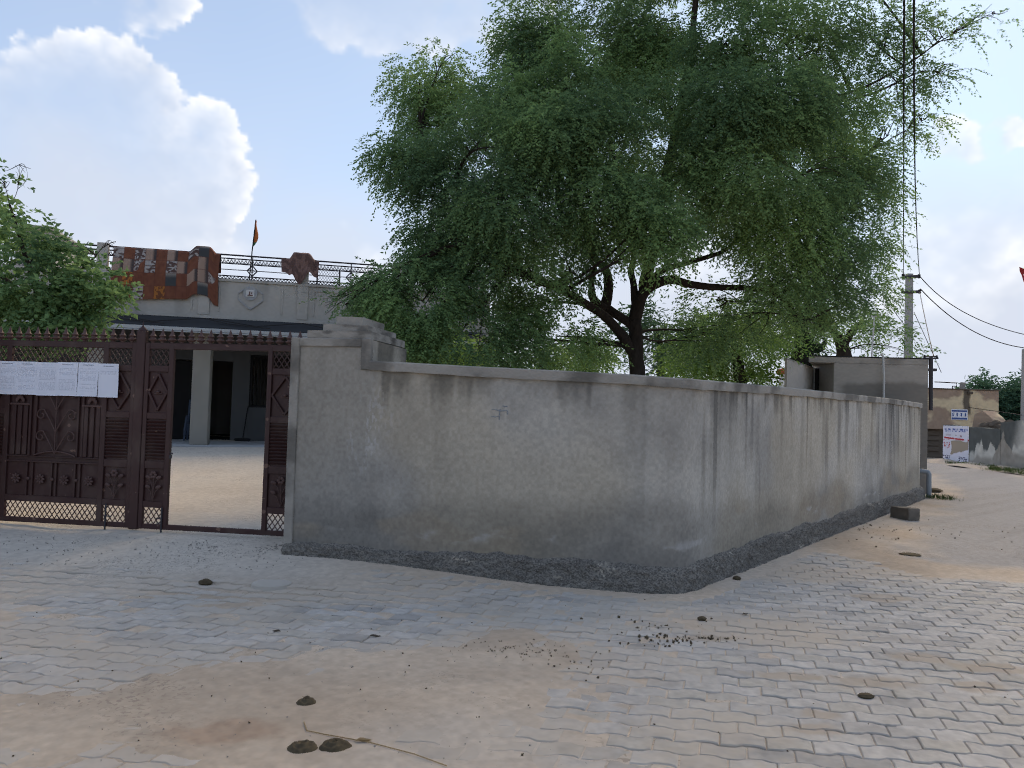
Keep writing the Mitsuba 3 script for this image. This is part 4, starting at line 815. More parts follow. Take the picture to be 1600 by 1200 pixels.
wire('', 'upper thin wire sagging from the pole to the right edge of the view', [(14.2, 26.8, 6.75), (18.2, 29.5, 5.55), (24.5, 33.5, 5.35)], .016)
wire('', 'lower thin wire sagging from the pole to the pale pole on the right', [(14.23, 26.8, 6.3), (17.4, 29, 5.15), (20.7, 30.9, 4.75)], .018)
wire('', 'slack service wire dropping from the pole to the shed bracket', [(14.2, 26.8, 6.2), (11.9, 22.1, 4.5), (9.66, 17.6, 3.16)], .011)
wire('', 'stay wire slanting down on the left of the pole', [(13.75, 26.9, 5.0), (12.55, 26.95, 6.6)], .011); wire('', 'stay wire slanting down on the right of the pole', [(14.06, 26.9, 5.5), (15.1, 27, 3.4)], .011)
wire('', 'service wire running low from the shed bracket towards the far trees', [(9.72, 17.6, 3.14), (17.4, 33, 4.35), (23.6, 45, 5.0)], .016)
wire('', 'pale wire crossing in front of the far trees', [(21.3, 35.8, 2.4), (21.2, 33.4, 2.2), (20.6, 31, 2.05)], .014)
fh = thing('far_house', 'peeling ochre plastered house with a black soot streak at the end of the lane', 'house')
def fp(name, m, mat='ochre', **kw): return part(fh, name, m, mat, **kw)
fp('upper_wall', box(17.0, 22.85, 36, 42, 1.34, 3.22, .02)); fp('lower_wall', box(17.0, 22.6, 36.25, 42, 0, 1.34, .02), 'mud'); fp('roof_rim', box(16.95, 22.9, 35.95, 42.05, 3.22, 3.27, .01), 'mud')
for z in (.3, .55, .8, 1.05): fp('shutter_slat', box(17.2, 20.2, 36.19, 36.25, z, z + .2, .02), 'mud')
fp('drain_spout', box(21.36, 21.5, 35.75, 36.0, 3.02, 3.14, .02), 'mud'); fp('roof_pipe', tube([(20.1, 36.5, 3.58), (21.15, 36.5, 3.56), (21.15, 36.5, 3.40), (20.95, 36.5, 3.40), (20.95, 36.5, 3.25)], .025, 7), 'iron')
fp('roof_stub', box(21.33, 21.53, 36.4, 36.6, 3.25, 3.6, .03), 'block')
def flat_sheet(name, label, cat, o, ex, h, mat, bulge=.01, nrm=(0, -1, 0)):
    o, ex = np.array(o, float), np.array(ex, float); nrm = np.array(nrm, float)
    def fn(u, v): return o + ex * u[..., None] + np.array([0, 0, h]) * v[..., None] + nrm * (bulge * (.5 + meshkit.fbm(np.stack([u * 4, v * 4, u * 0], -1), 2, 4)))[..., None]
    m, uv = grid(np.linspace(0, 1, 16), np.linspace(0, 1, 16), fn); k = thing(name, label, cat); return put(k, m, mat, True, uv=uv)
flat_sheet('sign_board', 'blue and white printed board on the ochre house above the lane', 'sign', (20.60, 35.985, 1.80), (.78, 0, 0), .50, 'sign')
flat_sheet('wall_bill', 'small torn white bill at the right end of the ochre house', 'bill', (22.45, 35.985, 1.60), (.36, 0, 0), .48, 'sign')
# streaked wall on the far side of the lane; its street face looks to -x
sw = thing('street_wall', 'old whitewashed wall with black algae streaks and fallen plaster across the lane', 'wall')
def wallface(y0, y1, h0, h1, x=18.22):
    ys = np.linspace(y0, y1, 40); o = []
    for y in ys:
        t = (y - y0) / (y1 - y0); h = h0 + (h1 - h0) * t + .05 * (meshkit.fbm(np.array([y * 1.7, 0, 3.]), 3, 4) - .5) * 2
        o.append([[x, y, -.1], [x + .015 * math.sin(y * 2), y, h * .5], [x, y, h], [x + .28, y, h], [x + .28, y, -.1]])
    return loft(o)
part(sw, 'low_section', wallface(28.62, 32.4, 1.48, 1.55), 'algae'); part(sw, 'high_section', wallface(20, 28.6, 1.95, 1.74), 'algae'); part(sw, 'return_wall', loft([[[18.22, 32.4, -.1], [18.22, 32.4, 1.5], [18.5, 32.4, 1.5], [18.5, 32.4, -.1]], [[19.6, 33.6, -.1], [19.6, 33.6, 1.5], [19.9, 33.6, 1.5], [19.9, 33.6, -.1]]]), 'algae')
gab = prism(Polygon([(28.9, 1.5), (30.9, 1.5), (30.75, 2.05), (30.2, 2.2), (29.7, 1.95), (29.3, 1.65)]), .5)
part(sw, 'broken_gable', (np.column_stack([19.4 - gab[0][:, 2], gab[0][:, 0] + .6, gab[0][:, 1] - .03]), gab[1]), 'ochre')
part(sw, 'rubble_heap', join([blob((18.7 + rng.uniform(-.2, .5), rng.uniform(28.9, 30.6), 1.5 + rng.uniform(0, .12)), rng.uniform(.08, .26, 3), _ICO, .6, k) for k in range(16)]), 'mud')
def pfn(u, v): return np.stack([18.205 - .012 * meshkit.fbm(np.stack([u * 4, v * 4, u * 0], -1), 2, 4), 32.36 - 1.82 * u, .04 + 1.49 * v], -1)
m, uv = grid(np.linspace(0, 1, 16), np.linspace(0, 1, 20), pfn)
k = thing('poster', 'torn white poster with blue and red print pasted on the end of the streaked wall', 'poster'); put(k, m, 'poster', True, uv=uv)
k = thing('red_flag', 'small dark red pennant flying at the right edge of the view', 'flag')
part(k, 'stick', tube([(22.9, 34, 0.5), (22.72, 34, 8.4)], .03, 6), 'wire')
def rf(u, v): return np.stack([22.72 - .28 * v * u - .05, 34 + .1 * np.sin(u * 4), 7.95 + .35 * v + .62 * u * (1 - .4 * v)], -1)
m, uv = grid(np.linspace(0, 1, 7), np.linspace(0, 1, 5), rf); part(k, 'pennant', m, 'flagred', True)
k = thing('drain_pipe', 'grey plastic drain pipe at the foot of the far end of the compound wall', 'pipe')
q = np.interp(8.6, WS, WP[:, 0]), np.interp(8.6, WS, WP[:, 1])
j = len(WP) - 26; c = WP[j]; nn = WN[j]
def dp(o, z): return (*(c + nn * o), z)
put(k, tube([dp(-.05, .56), dp(.10, .56), dp(.155, .55), dp(.18, .50), dp(.18, .3), dp(.185, -.03)], .052, 12), 'pvcgrey', True)
k = thing('stone_block', 'rough grey concrete block lying by the foot of the compound wall', 'block')
bv, bf = box(-.23, .23, -.105, .105, 0, .20, .008); m = trimesh.Trimesh(bv, bf).subdivide().subdivide().subdivide(); v = np.array(m.vertices); v += (meshkit.fbm(v * 9, 3, 6)[:, None] - .5) * .02
a = math.radians(-80); put(k, (np.column_stack([v[:, 0] * math.cos(a) - v[:, 1] * math.sin(a) + 6.60, v[:, 0] * math.sin(a) + v[:, 1] * math.cos(a) + 12.85, v[:, 2] - .01 + .06 * v[:, 0]]), np.array(m.faces)), 'darkstone')
# shrine roof behind the shed, hanging pot
k = thing('shrine', 'small whitewashed shrine with a red band and red finial behind the shed', 'shrine')
part(k, 'body', box(10.2, 11.6, 28, 29.4, 0, 3.3, .03), 'pvc'); part(k, 'band', box(10.15, 11.65, 27.95, 29.45, 3.3, 3.5, .03), 'redpaint'); part(k, 'upper_body', loft([[[10.3, 28.1, 3.5], [11.5, 28.1, 3.5], [11.5, 29.3, 3.5], [10.3, 29.3, 3.5]], [[10.75, 28.5, 4.1], [11.15, 28.5, 4.1], [11.15, 28.9, 4.1], [10.75, 28.9, 4.1]]]), 'pvc'); part(k, 'finial', moved(lathe([(0, 0), (.16, .02), (.26, .16), (.22, .36), (.07, .46), (0, .6)], 14), (10.98, 28.6, 4.1)), 'redpaint', True)
k = thing('hanging_pot', 'black pot hanging from a low branch on the right of the big tree', 'pot')
part(k, 'pot', moved(lathe([(0, 0), (.09, .03), (.15, .14), (.155, .26), (.11, .38), (.06, .44), (.085, .48)], 14), (5.66, 14.0, 3.20)), 'dark', True); part(k, 'cord', tube([(5.66, 14.0, 3.62), (5.66, 14.0, 4.2)], .008, 5), 'wire')
MAIN = [(-1.68,12.5,6.96,0.52,0.68,0.7),(-1.37,13.0,7.52,0.43,0.43,0.5),(-1.73,12.0,5.66,0.7,0.45,0.8),(-2.02,12.0,5.45,0.45,0.3,0.6),(-1.23,13.0,6.52,0.76,0.76,1),(-0.84,13.5,7.3,0.68,0.56,0.8),(-1.7,12.0,5.0,0.5,0.25,0.35),(-1.06,11.5,5.17,0.77,0.57,1),(-0.47,11.0,5.4,0.73,0.73,1),(-0.24,12.0,6.48,0.6,0.6,1),(0.05,13.0,7.67,0.65,0.65,1),(-0.19,13.0,8.23,0.38,0.49,0.6),(0.48,13.0,8.25,0.65,0.54,1),(0.87,12.0,6.92,0.8,0.8,1),(0.53,10.7,5.42,0.8,0.71,1.2),(-0.08,10.7,4.49,0.8,0.62,1.2),(-1.03,11.5,4.19,0.77,0.57,1),(-1.67,12.0,4.08,0.5,0.45,1.2),(-1.96,11.5,3.29,0.57,0.48,1.5),(-2.43,11.0,3.06,0.37,0.23,0.3),(-2.09,11.5,2.71,0.38,0.43,0.8),(-1.32,11.0,3.14,0.82,0.64,1.7),(-1.49,11.0,2.49,0.55,0.37,1),(-0.63,11.5,3.62,0.77,0.67,1.4),(-0.76,11.0,2.7,0.73,0.46,1.5),(-0.02,11.5,2.77,0.67,0.53,1.4),(0.26,12.0,3.54,0.6,0.6,0.7),(0.68,12.0,2.79,0.6,0.5,0.9),(1.29,12.5,2.7,0.42,0.31,0.5),(0.46,11.8,3.31,0.59,0.39,0.8),(1.15,10.7,5.62,0.71,0.62,1.2),(1.16,10.5,4.65,0.7,0.53,1.3),(1.75,10.3,4.27,0.69,0.43,1.2),(1.95,10.4,4.03,0.43,0.43,0.8),(1.09,11.5,4.26,0.67,0.43,0.9),(0.66,12.5,4.37,0.62,0.52,0.8),(0.23,10.9,3.59,0.5,0.36,0.7),(0.8,11.2,3.66,0.37,0.3,0.5),(-0.33,10.8,3.78,0.45,0.36,0.7),(1.8,13.0,8.06,0.97,0.76,1.2),(2.58,12.5,7.84,0.83,0.73,1),(3.15,11.5,7.36,0.77,0.67,1.2),(3.93,11.5,7.39,0.77,0.67,1.1),(4.82,12.0,7.56,0.6,0.7,0.9),(2.3,11.5,6.25,0.86,0.67,1.2),(2.95,10.7,5.95,0.71,0.62,1.3),(3.87,11.0,6.1,0.82,0.64,1.2),(5.04,12.0,6.43,0.6,0.7,1),(2.5,11.0,5.12,0.73,0.55,1.1),(3.24,10.7,5.05,0.71,0.54,1.2),(4.17,11.0,5.17,0.73,0.55,1.2),(5.36,12.0,5.52,0.6,0.6,0.9),(6.24,13.0,5.53,0.38,0.76,0.4),(3.45,12.0,4.7,0.8,0.45,0.8),(4.08,11.5,4.45,0.77,0.57,1.1),(5.07,12.0,4.49,0.7,0.6,1),(6.15,13.0,4.59,0.43,0.49,0.45),(4.17,12.0,3.76,0.7,0.5,0.9),(5.39,13.0,3.85,0.65,0.54,0.9),(6.28,13.5,3.96,0.51,0.51,0.5),(3.73,12.5,3.3,0.62,0.42,0.35),(4.86,13.0,3.34,0.54,0.38,0.5),(3.24,13.5,3.07,0.56,0.56,0.5),(4.04,13.5,2.98,0.56,0.52,0.6),(3.33,12.6,3.51,0.53,0.32,0.4),(5.76,12.5,7.94,0.52,0.62,0.35),(6.39,12.5,8.17,0.62,0.42,0.3),(7.03,12.5,8.08,0.52,0.42,0.22),(7.77,12.5,8.43,0.42,0.26,0.12),(6.19,12.5,7.2,0.62,0.52,0.32),(6.93,12.5,7.33,0.52,0.31,0.22),(6.24,12.8,6.45,0.53,0.53,0.35),(6.62,12.5,6.57,0.42,0.31,0.2),(0.44,13.0,9.37,0.97,0.65,0.9),(1.84,13.5,9.71,1.01,0.79,1),(2.98,12.5,9.15,0.94,0.73,1),(4.25,12.5,9.19,0.94,0.73,1),(5.64,13.0,9.42,0.76,0.65,0.6),(1.41,13.0,10.64,0.97,0.65,0.8),(2.85,13.0,10.8,0.97,0.76,0.9),(4.18,13.0,10.62,0.97,0.65,0.8),(3.34,13.3,12.08,0.89,0.55,0.7),(0.46,14.5,7.02,0.97,0.97,0.8),(2.39,15.0,6.62,1.12,1.12,0.9),(4.28,15.0,6.94,1.12,1.12,0.9),(5.85,14.8,6.66,0.99,0.99,0.9),(2.43,15.5,8.51,1.16,1.03,0.8),(-0.58,14.5,5.14,0.97,0.85,0.7)]
LEFT = [(-7.06,10.6,4.12,0.28,0.23,0.4),(-7.16,10.6,4.57,0.12,0.19,0.22),(-6.96,10.6,4.82,0.21,0.07,0.14),(-6.63,10.6,3.55,0.62,0.35,1),(-6.21,10.8,3.71,0.43,0.16,0.5),(-5.75,10.8,3.8,0.13,0.08,0.25),(-6.54,10.5,3.0,0.7,0.39,1.2),(-5.96,10.6,3.14,0.44,0.34,1.0),(-6.45,10.4,2.48,0.61,0.19,0.9),(-6.02,10.4,2.65,0.4,0.17,0.8),(-5.48,10.5,3.02,0.21,0.17,0.5),(-7.28,10.8,3.39,0.45,0.54,1),(-7.92,10.8,3.37,0.63,0.72,1),(-8.02,11.0,4.33,0.55,0.46,0.7)]
BGA = [(5.79,28.0,4.86,1.28,0.93,1),(4.96,28.0,5.19,0.7,0.7,0.8),(6.62,28.0,4.06,1.05,0.93,1),(5.58,28.0,3.68,0.93,0.58,0.8),(3.69,28.0,4.56,0.93,0.93,0.6)]
BGB = [(4.1,17.0,2.89,0.64,0.57,1.1),(4.95,17.0,3.12,0.78,0.64,1.1),(5.35,17.0,2.67,0.42,0.37,1),(5.65,17.0,3.64,0.64,0.5,0.8),(4.65,17.0,3.76,0.57,0.35,0.5)]
BGB2 = [(1.38,16.0,2.94,0.6,0.37,0.9),(0.79,16.0,2.72,0.53,0.27,0.8),(1.79,16.0,2.75,0.27,0.27,0.8),(-1.36,16.0,2.85,1.2,0.4,0.6)]
BGC = [(10.58,24.0,4.77,1.1,0.6,0.8),(11.69,24.0,4.4,0.8,0.56,0.6),(9.77,24.0,4.84,0.8,0.7,0.8),(12.09,24.0,3.91,0.8,0.32,0.7),(10.97,24.0,5.38,1.0,0.6,0.6),(9.08,24.0,4.32,0.6,0.5,0.5),(10.89,24.0,3.87,0.6,0.24,0.6),(9.69,24.0,3.77,0.36,0.16,0.5)]
BGD = [(7.23,20.0,3.85,0.58,0.67,1),(7.58,20.0,3.19,0.37,0.5,1),(6.88,20.0,4.68,0.83,0.67,0.8),(7.8,20.0,4.71,0.67,0.67,0.7),(6.75,20.0,2.67,0.3,0.3,0.9)]
FARR = [(30.87,50.0,3.44,0.92,1.17,1),(32.32,50.0,3.69,0.83,1.0,0.9),(30.36,50.0,4.17,0.5,0.42,0.5),(32.95,50.0,2.88,1.04,1.25,1),(31.71,50.0,2.3,1.25,0.75,1),(31.06,50.0,4.7,0.58,0.42,0.4),(34.2,50.0,3.54,1.25,1.67,1)]
LIMBS = {
'main' : [[(2.08,12.5,1.68,0.17),(2.05,12.5,2.25,0.128),(2.0,12.5,2.72,0.118),(1.94,12.5,3.14,0.115)],[(2.01,12.5,2.51,0.085),(1.72,12.4,2.89,0.082),(1.43,12.2,3.16,0.075),(1.0,11.8,3.33,0.065),(0.72,11.4,3.41,0.06),(-0.05,11.0,3.64,0.045),(-0.8,11.0,3.99,0.03)],[(1.92,12.5,3.06,0.075),(1.62,12.5,3.26,0.075),(1.5,12.5,3.36,0.085),(1.54,12.5,3.71,0.075),(1.47,12.5,3.97,0.065),(1.34,12.4,4.07,0.055),(1.16,12.2,4.42,0.05),(0.92,12.0,5.08,0.04),(0.5,12.3,6.2,0.03)],[(1.47,12.4,3.3,0.07),(1.24,12.3,3.49,0.06),(1.22,12.2,3.7,0.05),(1.28,12.1,3.89,0.045)],[(1.95,12.5,3.08,0.11),(2.07,12.5,3.51,0.1),(2.24,12.4,3.71,0.09),(2.5,12.2,3.77,0.07),(2.81,12.2,3.7,0.06),(3.22,12.2,3.67,0.05),(3.73,12.2,3.67,0.045),(4.18,12.3,3.6,0.035),(4.62,12.5,3.33,0.02),(4.77,12.6,3.19,0.012)],[(1.99,12.5,3.37,0.07),(1.96,12.6,3.74,0.06),(1.92,12.7,3.97,0.055),(1.97,12.8,4.26,0.05),(1.94,13.0,4.85,0.045),(1.66,13.2,6.01,0.035),(1.41,13.3,7.51,0.025)],[(2.13,12.5,3.62,0.11),(2.16,12.5,3.99,0.1),(2.22,12.5,4.41,0.09),(2.33,12.5,5.05,0.08),(2.52,12.5,6.02,0.07),(2.75,12.5,7.2,0.06),(2.84,12.5,8.28,0.05),(2.89,12.6,9.42,0.04),(3.02,12.8,10.89,0.025)],[(2.42,12.5,5.53,0.06),(2.9,12.3,5.52,0.055),(3.16,12.1,5.57,0.05),(3.4,11.9,5.71,0.045),(3.99,11.6,6.05,0.03),(4.85,11.8,6.75,0.02)],[(2.11,12.4,3.66,0.06),(2.42,12.3,3.96,0.05),(2.75,12.2,4.05,0.04),(3.21,12.0,4.18,0.035),(3.46,12.0,4.39,0.025)],[(4.93,12.0,6.74,0.025),(5.47,12.3,6.98,0.022),(6.19,12.5,7.41,0.018),(6.61,12.5,7.69,0.012)],[(4.83,12.0,6.63,0.02),(5.58,12.3,6.88,0.018),(6.35,12.4,7.27,0.012)],[(2.19,12.5,4.2,0.06),(2.72,12.8,4.5,0.05),(3.68,13.2,5.28,0.04),(5.04,13.3,5.8,0.03),(5.8,13.0,6.07,0.02)],[(0.14,11.1,3.62,0.03),(-0.66,11.5,4.59,0.03),(-1.21,12.0,5.42,0.025),(-1.63,12.3,6.14,0.015)]] ,
'left' : [[(-6.64,10.8,1.42,0.07),(-6.67,10.8,2.32,0.06),(-6.66,10.7,2.94,0.05),(-6.87,10.7,3.56,0.03),(-7.13,10.7,4.28,0.015)],[(-6.63,10.7,2.67,0.04),(-6.31,10.7,3.13,0.025),(-5.88,10.7,3.59,0.012)],[(-6.65,10.7,2.85,0.04),(-7.28,10.8,3.3,0.03),(-7.85,10.8,3.74,0.02)]] ,
'C' : [[(10.4,24.0,3.35,0.22),(10.35,24.0,3.85,0.2),(10.18,24.0,4.19,0.16),(9.98,24.0,4.45,0.08)],[(10.35,24.0,3.85,0.14),(10.5,24.0,4.22,0.12),(10.98,24.0,4.78,0.06)]] ,
'D' : [[(7.4,20.0,1.85,0.35),(7.47,20.0,2.52,0.32),(7.49,20.0,3.19,0.28),(7.52,20.0,3.61,0.22),(7.31,20.0,4.36,0.12)],[(7.52,20.0,3.44,0.13),(7.91,20.0,3.46,0.12),(8.07,20.0,3.54,0.07),(8.15,20.0,3.68,0.05)]] ,
}

# ------------------------------------------------------------------ trees
def leaves(pos, dirs, L, W_, rgn, col):
    """Rhombic leaflets: base pos, along dirs (unit), random roll."""
    n = len(pos); r = rgn.normal(size=(n, 3)); side = np.cross(dirs, r); side /= np.linalg.norm(side, axis=1, keepdims=True) + 1e-9
    nrm = np.cross(side, dirs); L = L[:, None]; W_ = W_[:, None]
    v = np.stack([pos, pos + dirs * L * .45 + side * W_ * .5 + nrm * L * .06, pos + dirs * L, pos + dirs * L * .45 - side * W_ * .5 + nrm * L * .06], 1).reshape(-1, 3)
    b = 4 * np.arange(n)[:, None]; f = np.concatenate([b + [[0, 1, 2]], b + [[0, 2, 3]]], 0)
    return v, f, np.repeat(col, 4, 0)
def crown(clumps, seed, dens, L0, W0, nl=12, spray=.34, droop=.5, gate=.42, c0=(.095, .165, .085), c1=(.26, .40, .15), depth=.85):
    r = np.random.default_rng(seed); P, D, C, G = [], [], [], []
    for cx, cy, cz, ru, rv, d in clumps:
        n = int(dens * d * ru * rv * 4)
        u = r.normal(size=(n, 3)); u /= np.linalg.norm(u, axis=1, keepdims=True); q = u * r.uniform(0, 1, (n, 1)) ** .45
        ry = depth * (ru + rv) / 2; p = np.array([cx, cy, cz]) + q * [ru, ry, rv]
        g = meshkit.fbm(p * 1.5, 3, seed); keep = g > gate
        d0 = u * [1, 1, .4] + r.normal(0, .45, (n, 3)); d0[:, 2] -= droop * r.uniform(.3, 1.4, n)
        P.append(p[keep]); D.append(d0[keep]); G.append(np.full(keep.sum(), r.uniform(-.15, .28)))
    P, D, G = np.vstack(P), np.vstack(D), np.concatenate(G); D /= np.linalg.norm(D, axis=1, keepdims=True)
    t = np.clip(.42 + G + 1.3 * (meshkit.fbm(P * .8 + 3, 3, seed + 1) - .5) + r.normal(0, .16, len(P)), 0, 1)
    base = np.array(c0) * (1 - t[:, None]) + np.array(c1) * t[:, None]
    pos, dirs, col = [], [], []
    for k in range(nl):
        a = (k + r.uniform(0, 1, len(P))) / nl * spray
        p = P + D * a[:, None]; p[:, 2] -= .55 * droop * a ** 2 / spray
        s = np.cross(D, [0, 0, 1.0]) * (1 if k % 2 else -1); s /= np.linalg.norm(s, axis=1, keepdims=True) + 1e-9
        dd = D * .55 + s * .75 + r.normal(0, .28, D.shape); dd[:, 2] -= .35 * droop
        pos.append(p); dirs.append(dd / np.linalg.norm(dd, axis=1, keepdims=True)); col.append(base * r.uniform(.8, 1.2, (len(P), 1)))
    pos, dirs, col = np.vstack(pos), np.vstack(dirs), np.vstack(col)
    v, f, c = leaves(pos, dirs, L0 * r.uniform(.65, 1.3, len(pos)), W0 * r.uniform(.7, 1.2, len(pos)), r, col)
    return (v, f), np.clip(c, 0, 1)
def twigs(clumps, skel, seed, sub=5, r0=.022):
    """A limb from the nearest skeleton point to each clump, and thin branches within it."""
    r = np.random.default_rng(seed); out = []
    for cx, cy, cz, ru, rv, d in clumps:
        c = np.array([cx, cy, cz]); k = np.argmin(np.linalg.norm((skel - c) * [1, 1, 1.3], axis=1) + 1.2 * (skel[:, 2] > cz)); a = skel[k]
        m = (a + c) / 2 + r.normal(0, .12, 3) * np.linalg.norm(c - a) + [0, 0, .08 * np.linalg.norm(c - a)]
        t = np.linspace(0, 1, 7)[:, None]; L = (1 - t) ** 2 * a + 2 * t * (1 - t) * m + t * t * c
        s = min(1, d + .2); out.append(tube(L, np.linspace(r0 * 1.4 * s, r0 * .5 * s, 7), 5, False))
        for _ in range(int(sub * (1 if d > .5 else 1.6))):
            u = r.normal(size=3); u /= np.linalg.norm(u); e = c + u * [ru, (ru + rv) / 2, rv] * r.uniform(.6, 1.0); e[2] -= .05
            b = L[r.integers(3, 7)]; mm = (b + e) / 2 + r.normal(0, .08, 3) + [0, 0, .06]
            t5 = np.linspace(0, 1, 5)[:, None]; out.append(tube((1 - t5) ** 2 * b + 2 * t5 * (1 - t5) * mm + t5 * t5 * e, np.linspace(r0 * .45, r0 * .14, 5), 4, False))
    return out
def limb_mesh(lines, seed):
    out, sk = [], []
    for l in lines:
        a = np.array(l); t = np.linspace(0, len(a) - 1, (len(a) - 1) * 4 + 1); i = np.arange(len(a))
        from scipy.interpolate import PchipInterpolator as PI_
        P = np.stack([PI_(i, a[:, k])(t) for k in range(4)], 1)
        w = (meshkit.fbm(P[:, :3] * 1.7, 3, seed) - .5)[:, None] * P[:, 3:4] * 1.1
        P[1:, :2] += w[1:] * [1, -.6]
        rr = P[:, 3] * (1 + .25 * (meshkit.noise(P[:, :3] * 5, seed + 2) - .5))
        out.append(tube(P[:, :3], rr, 10)); sk.append(P[2:, :3])
    return out, np.vstack(sk)
def tree(name, label, clumps, lines, seed, group=None, sub=5, r0=.022, cat='tree', **kw):
    k = thing(name, label, cat, group)
    ms, sk = limb_mesh(lines, seed); part(k, 'trunk', join(ms), 'bark', True)
    part(k, 'twigs', join(twigs(clumps, sk, seed, sub, r0)), 'bark', True, kind='stuff')
    m, c = crown(clumps, seed, **kw); part(k, 'crown', m, 'leaf', False, color=c)
    return k
tree('courtyard_tree', 'huge drooping feathery green tree rising behind the middle of the compound wall', MAIN, LIMBS['main'], 11, dens=470, L0=.058, W0=.029, nl=13, spray=.34, droop=.65, gate=.455, sub=6)
tree('leafy_tree', 'bushy round-leaved tree behind the left end of the gate', LEFT, LIMBS['left'], 21, dens=420, L0=.09, W0=.055, nl=8, spray=.30, droop=.3, gate=.44, r0=.012, c0=(.10, .18, .09), c1=(.24, .37, .14))
def bg(name, label, clumps, lines, seed, **kw):
    if lines is None:
        a = np.array(clumps); x, y = a[:, 0].mean(), a[:, 1].mean(); zt = a[:, 2].mean()
        lines = [[(x, y, -.1, .22), (x + .1, y, zt * .5, .17), (x, y, zt, .1)]]
    return tree(name, label, clumps, lines, seed, group='trees beyond the compound wall', sub=3, **kw)
bg('background_tree', 'dark bluish green round tree seen behind the fork of the big tree', BGA, None, 31, dens=70, L0=.19, W0=.07, nl=8, spray=.7, droop=.3, c0=(.055, .105, .065), c1=(.10, .165, .085))
bg('background_tree', 'bright green low tree just right of the big trunk behind the wall', BGB, None, 41, dens=330, L0=.10, W0=.034, nl=10, spray=.5, droop=.6, c0=(.12, .22, .06), c1=(.26, .40, .10))
bg('background_tree', 'low light green tree left of the big trunk behind the wall', BGB2, None, 51, dens=300, L0=.10, W0=.034, nl=10, spray=.5, droop=.6, c0=(.11, .20, .06), c1=(.24, .37, .10))
bg('background_tree', 'thin tree with a forked dark trunk above the shed roof', BGC, LIMBS['C'], 61, dens=85, L0=.14, W0=.05, nl=9, spray=.55, droop=.4, gate=.44)
bg('background_tree', 'dark thick-trunked tree with creepers left of the shed', BGD, LIMBS['D'], 71, dens=150, L0=.12, W0=.045, nl=9, spray=.45, droop=.5, c0=(.03, .06, .03), c1=(.07, .12, .045))
bg('background_tree', 'bluish green tree beyond the streaked wall at the end of the lane', FARR, None, 81, dens=95, L0=.26, W0=.11, nl=8, spray=.9, droop=.2, c0=(.05, .105, .08), c1=(.09, .17, .10))  # bluish leaf tones put the distance haze into the colour

# ------------------------------------------------------------------ litter on the ground
def gz(x, y):
    x, y = np.atleast_1d(np.asarray(x, float)), np.atleast_1d(np.asarray(y, float)); o, _, pd = sand_over(x, y)
    return gnd(x, y) + np.maximum(o, np.where(pd > 0, 0, o))
def pat(label, x, y, L, W_, h, deg, seed, coil=5):
    """A dropped cow pat: a flattened oval with wrinkled concentric folds, low at the rim."""
    k = thing('dung_pat', label, 'dung'); z = float(gz(x, y)[0]); a = math.radians(deg)
    rr, th = np.meshgrid(np.linspace(0, 1, 18), np.linspace(0, 2 * np.pi, 49), indexing='ij')
    q = np.stack([np.cos(th) * 1.4 + seed, np.sin(th) * 1.4, rr * 0], -1); edge = 1 + .30 * (meshkit.fbm(q, 3, seed) - .5)
    X, Y = rr * np.cos(th) * L / 2 * edge, rr * np.sin(th) * W_ / 2 * edge
    q2 = np.stack([X * 30, Y * 30, X * 0 + seed], -1)
    hh = h * np.clip(1 - rr ** 3.2, 0, 1) * (.80 + .13 * np.cos((rr * 2.6 + .25 * np.sin(th * 2 + seed)) * 2 * np.pi) + .55 * (meshkit.fbm(q2, 4, seed) - .5))
    X, Y = X * math.cos(a) - Y * math.sin(a) + x, X * math.sin(a) + Y * math.cos(a) + y
    P = np.stack([X, Y, z + np.maximum(hh, 0) - .004], -1); n, m = rr.shape
    i, j = np.meshgrid(np.arange(n - 1), np.arange(m - 1), indexing='ij'); qd = np.stack([i * m + j, (i + 1) * m + j, (i + 1) * m + j + 1, i * m + j + 1], -1).reshape(-1, 4)
    put(k, (P.reshape(-1, 3), np.vstack([qd[:, [0, 1, 2]], qd[:, [0, 2, 3]]])), 'dung', True)
pat('single oval dark dung pat lying alone on the sand', -1.05, 4.17, .115, .10, .034, 0, 1)
pat('left one of the two touching dung pats nearest the viewer', -.92, 3.62, .145, .125, .038, 18, 2)
pat('right one of the two touching dung pats nearest the viewer', -.775, 3.64, .16, .115, .04, 24, 3)
def clod(label, x, y, r, seed, mat='dung', name='clod', cat='clod', flat=.55):
    k = thing(name, label, cat); put(k, blob((x, y, float(gz(x, y)[0]) + r * flat * .6), (r, r * .75, r * flat), _ICO2, .7, seed), mat, True)
clod('dark clod on the pavers below the gate pier', -2.57, 6.63, .055, 5); clod('black clod by the foot of the wall corner', 2.27, 7.62, .04, 6); clod('small brown clod right of the dung scatter', 1.55, 6.1, .035, 7)
clod('flattened dry dung lump on the pavers at right', 2.11, 4.52, .045, 8, flat=.3); clod('dark stain-like dung lump on the dusty lane past the pavers', 4.85, 9.3, .13, 9, flat=.12); clod('brown dung lump further along the lane', 9.9, 18.0, .22, 12, flat=.25)
def scatter(name, label, cat, pts, R, mat, seed):
    pts = np.array(pts); z = gz(pts[:, 0], pts[:, 1]); P = np.column_stack([pts, z + np.asarray(R) * .35]); solo(name, chips(P, R, seed), mat, label, cat, kind='stuff')
r = np.random.default_rng(77)
A = np.vstack([r.normal((1.16, 5.52), (.16, .09), (55, 2)), r.normal((1.5, 5.6), (.12, .04), (45, 2)), r.normal((1.1, 5.9), (.25, .12), (26, 2)), r.normal((.1, 5.2), (.22, .09), (110, 2)), r.normal((.42, 4.95), (.12, .1), (22, 2)), np.column_stack([r.uniform(-4, 4.5, 170), r.uniform(3.3, 6.8, 170)])])
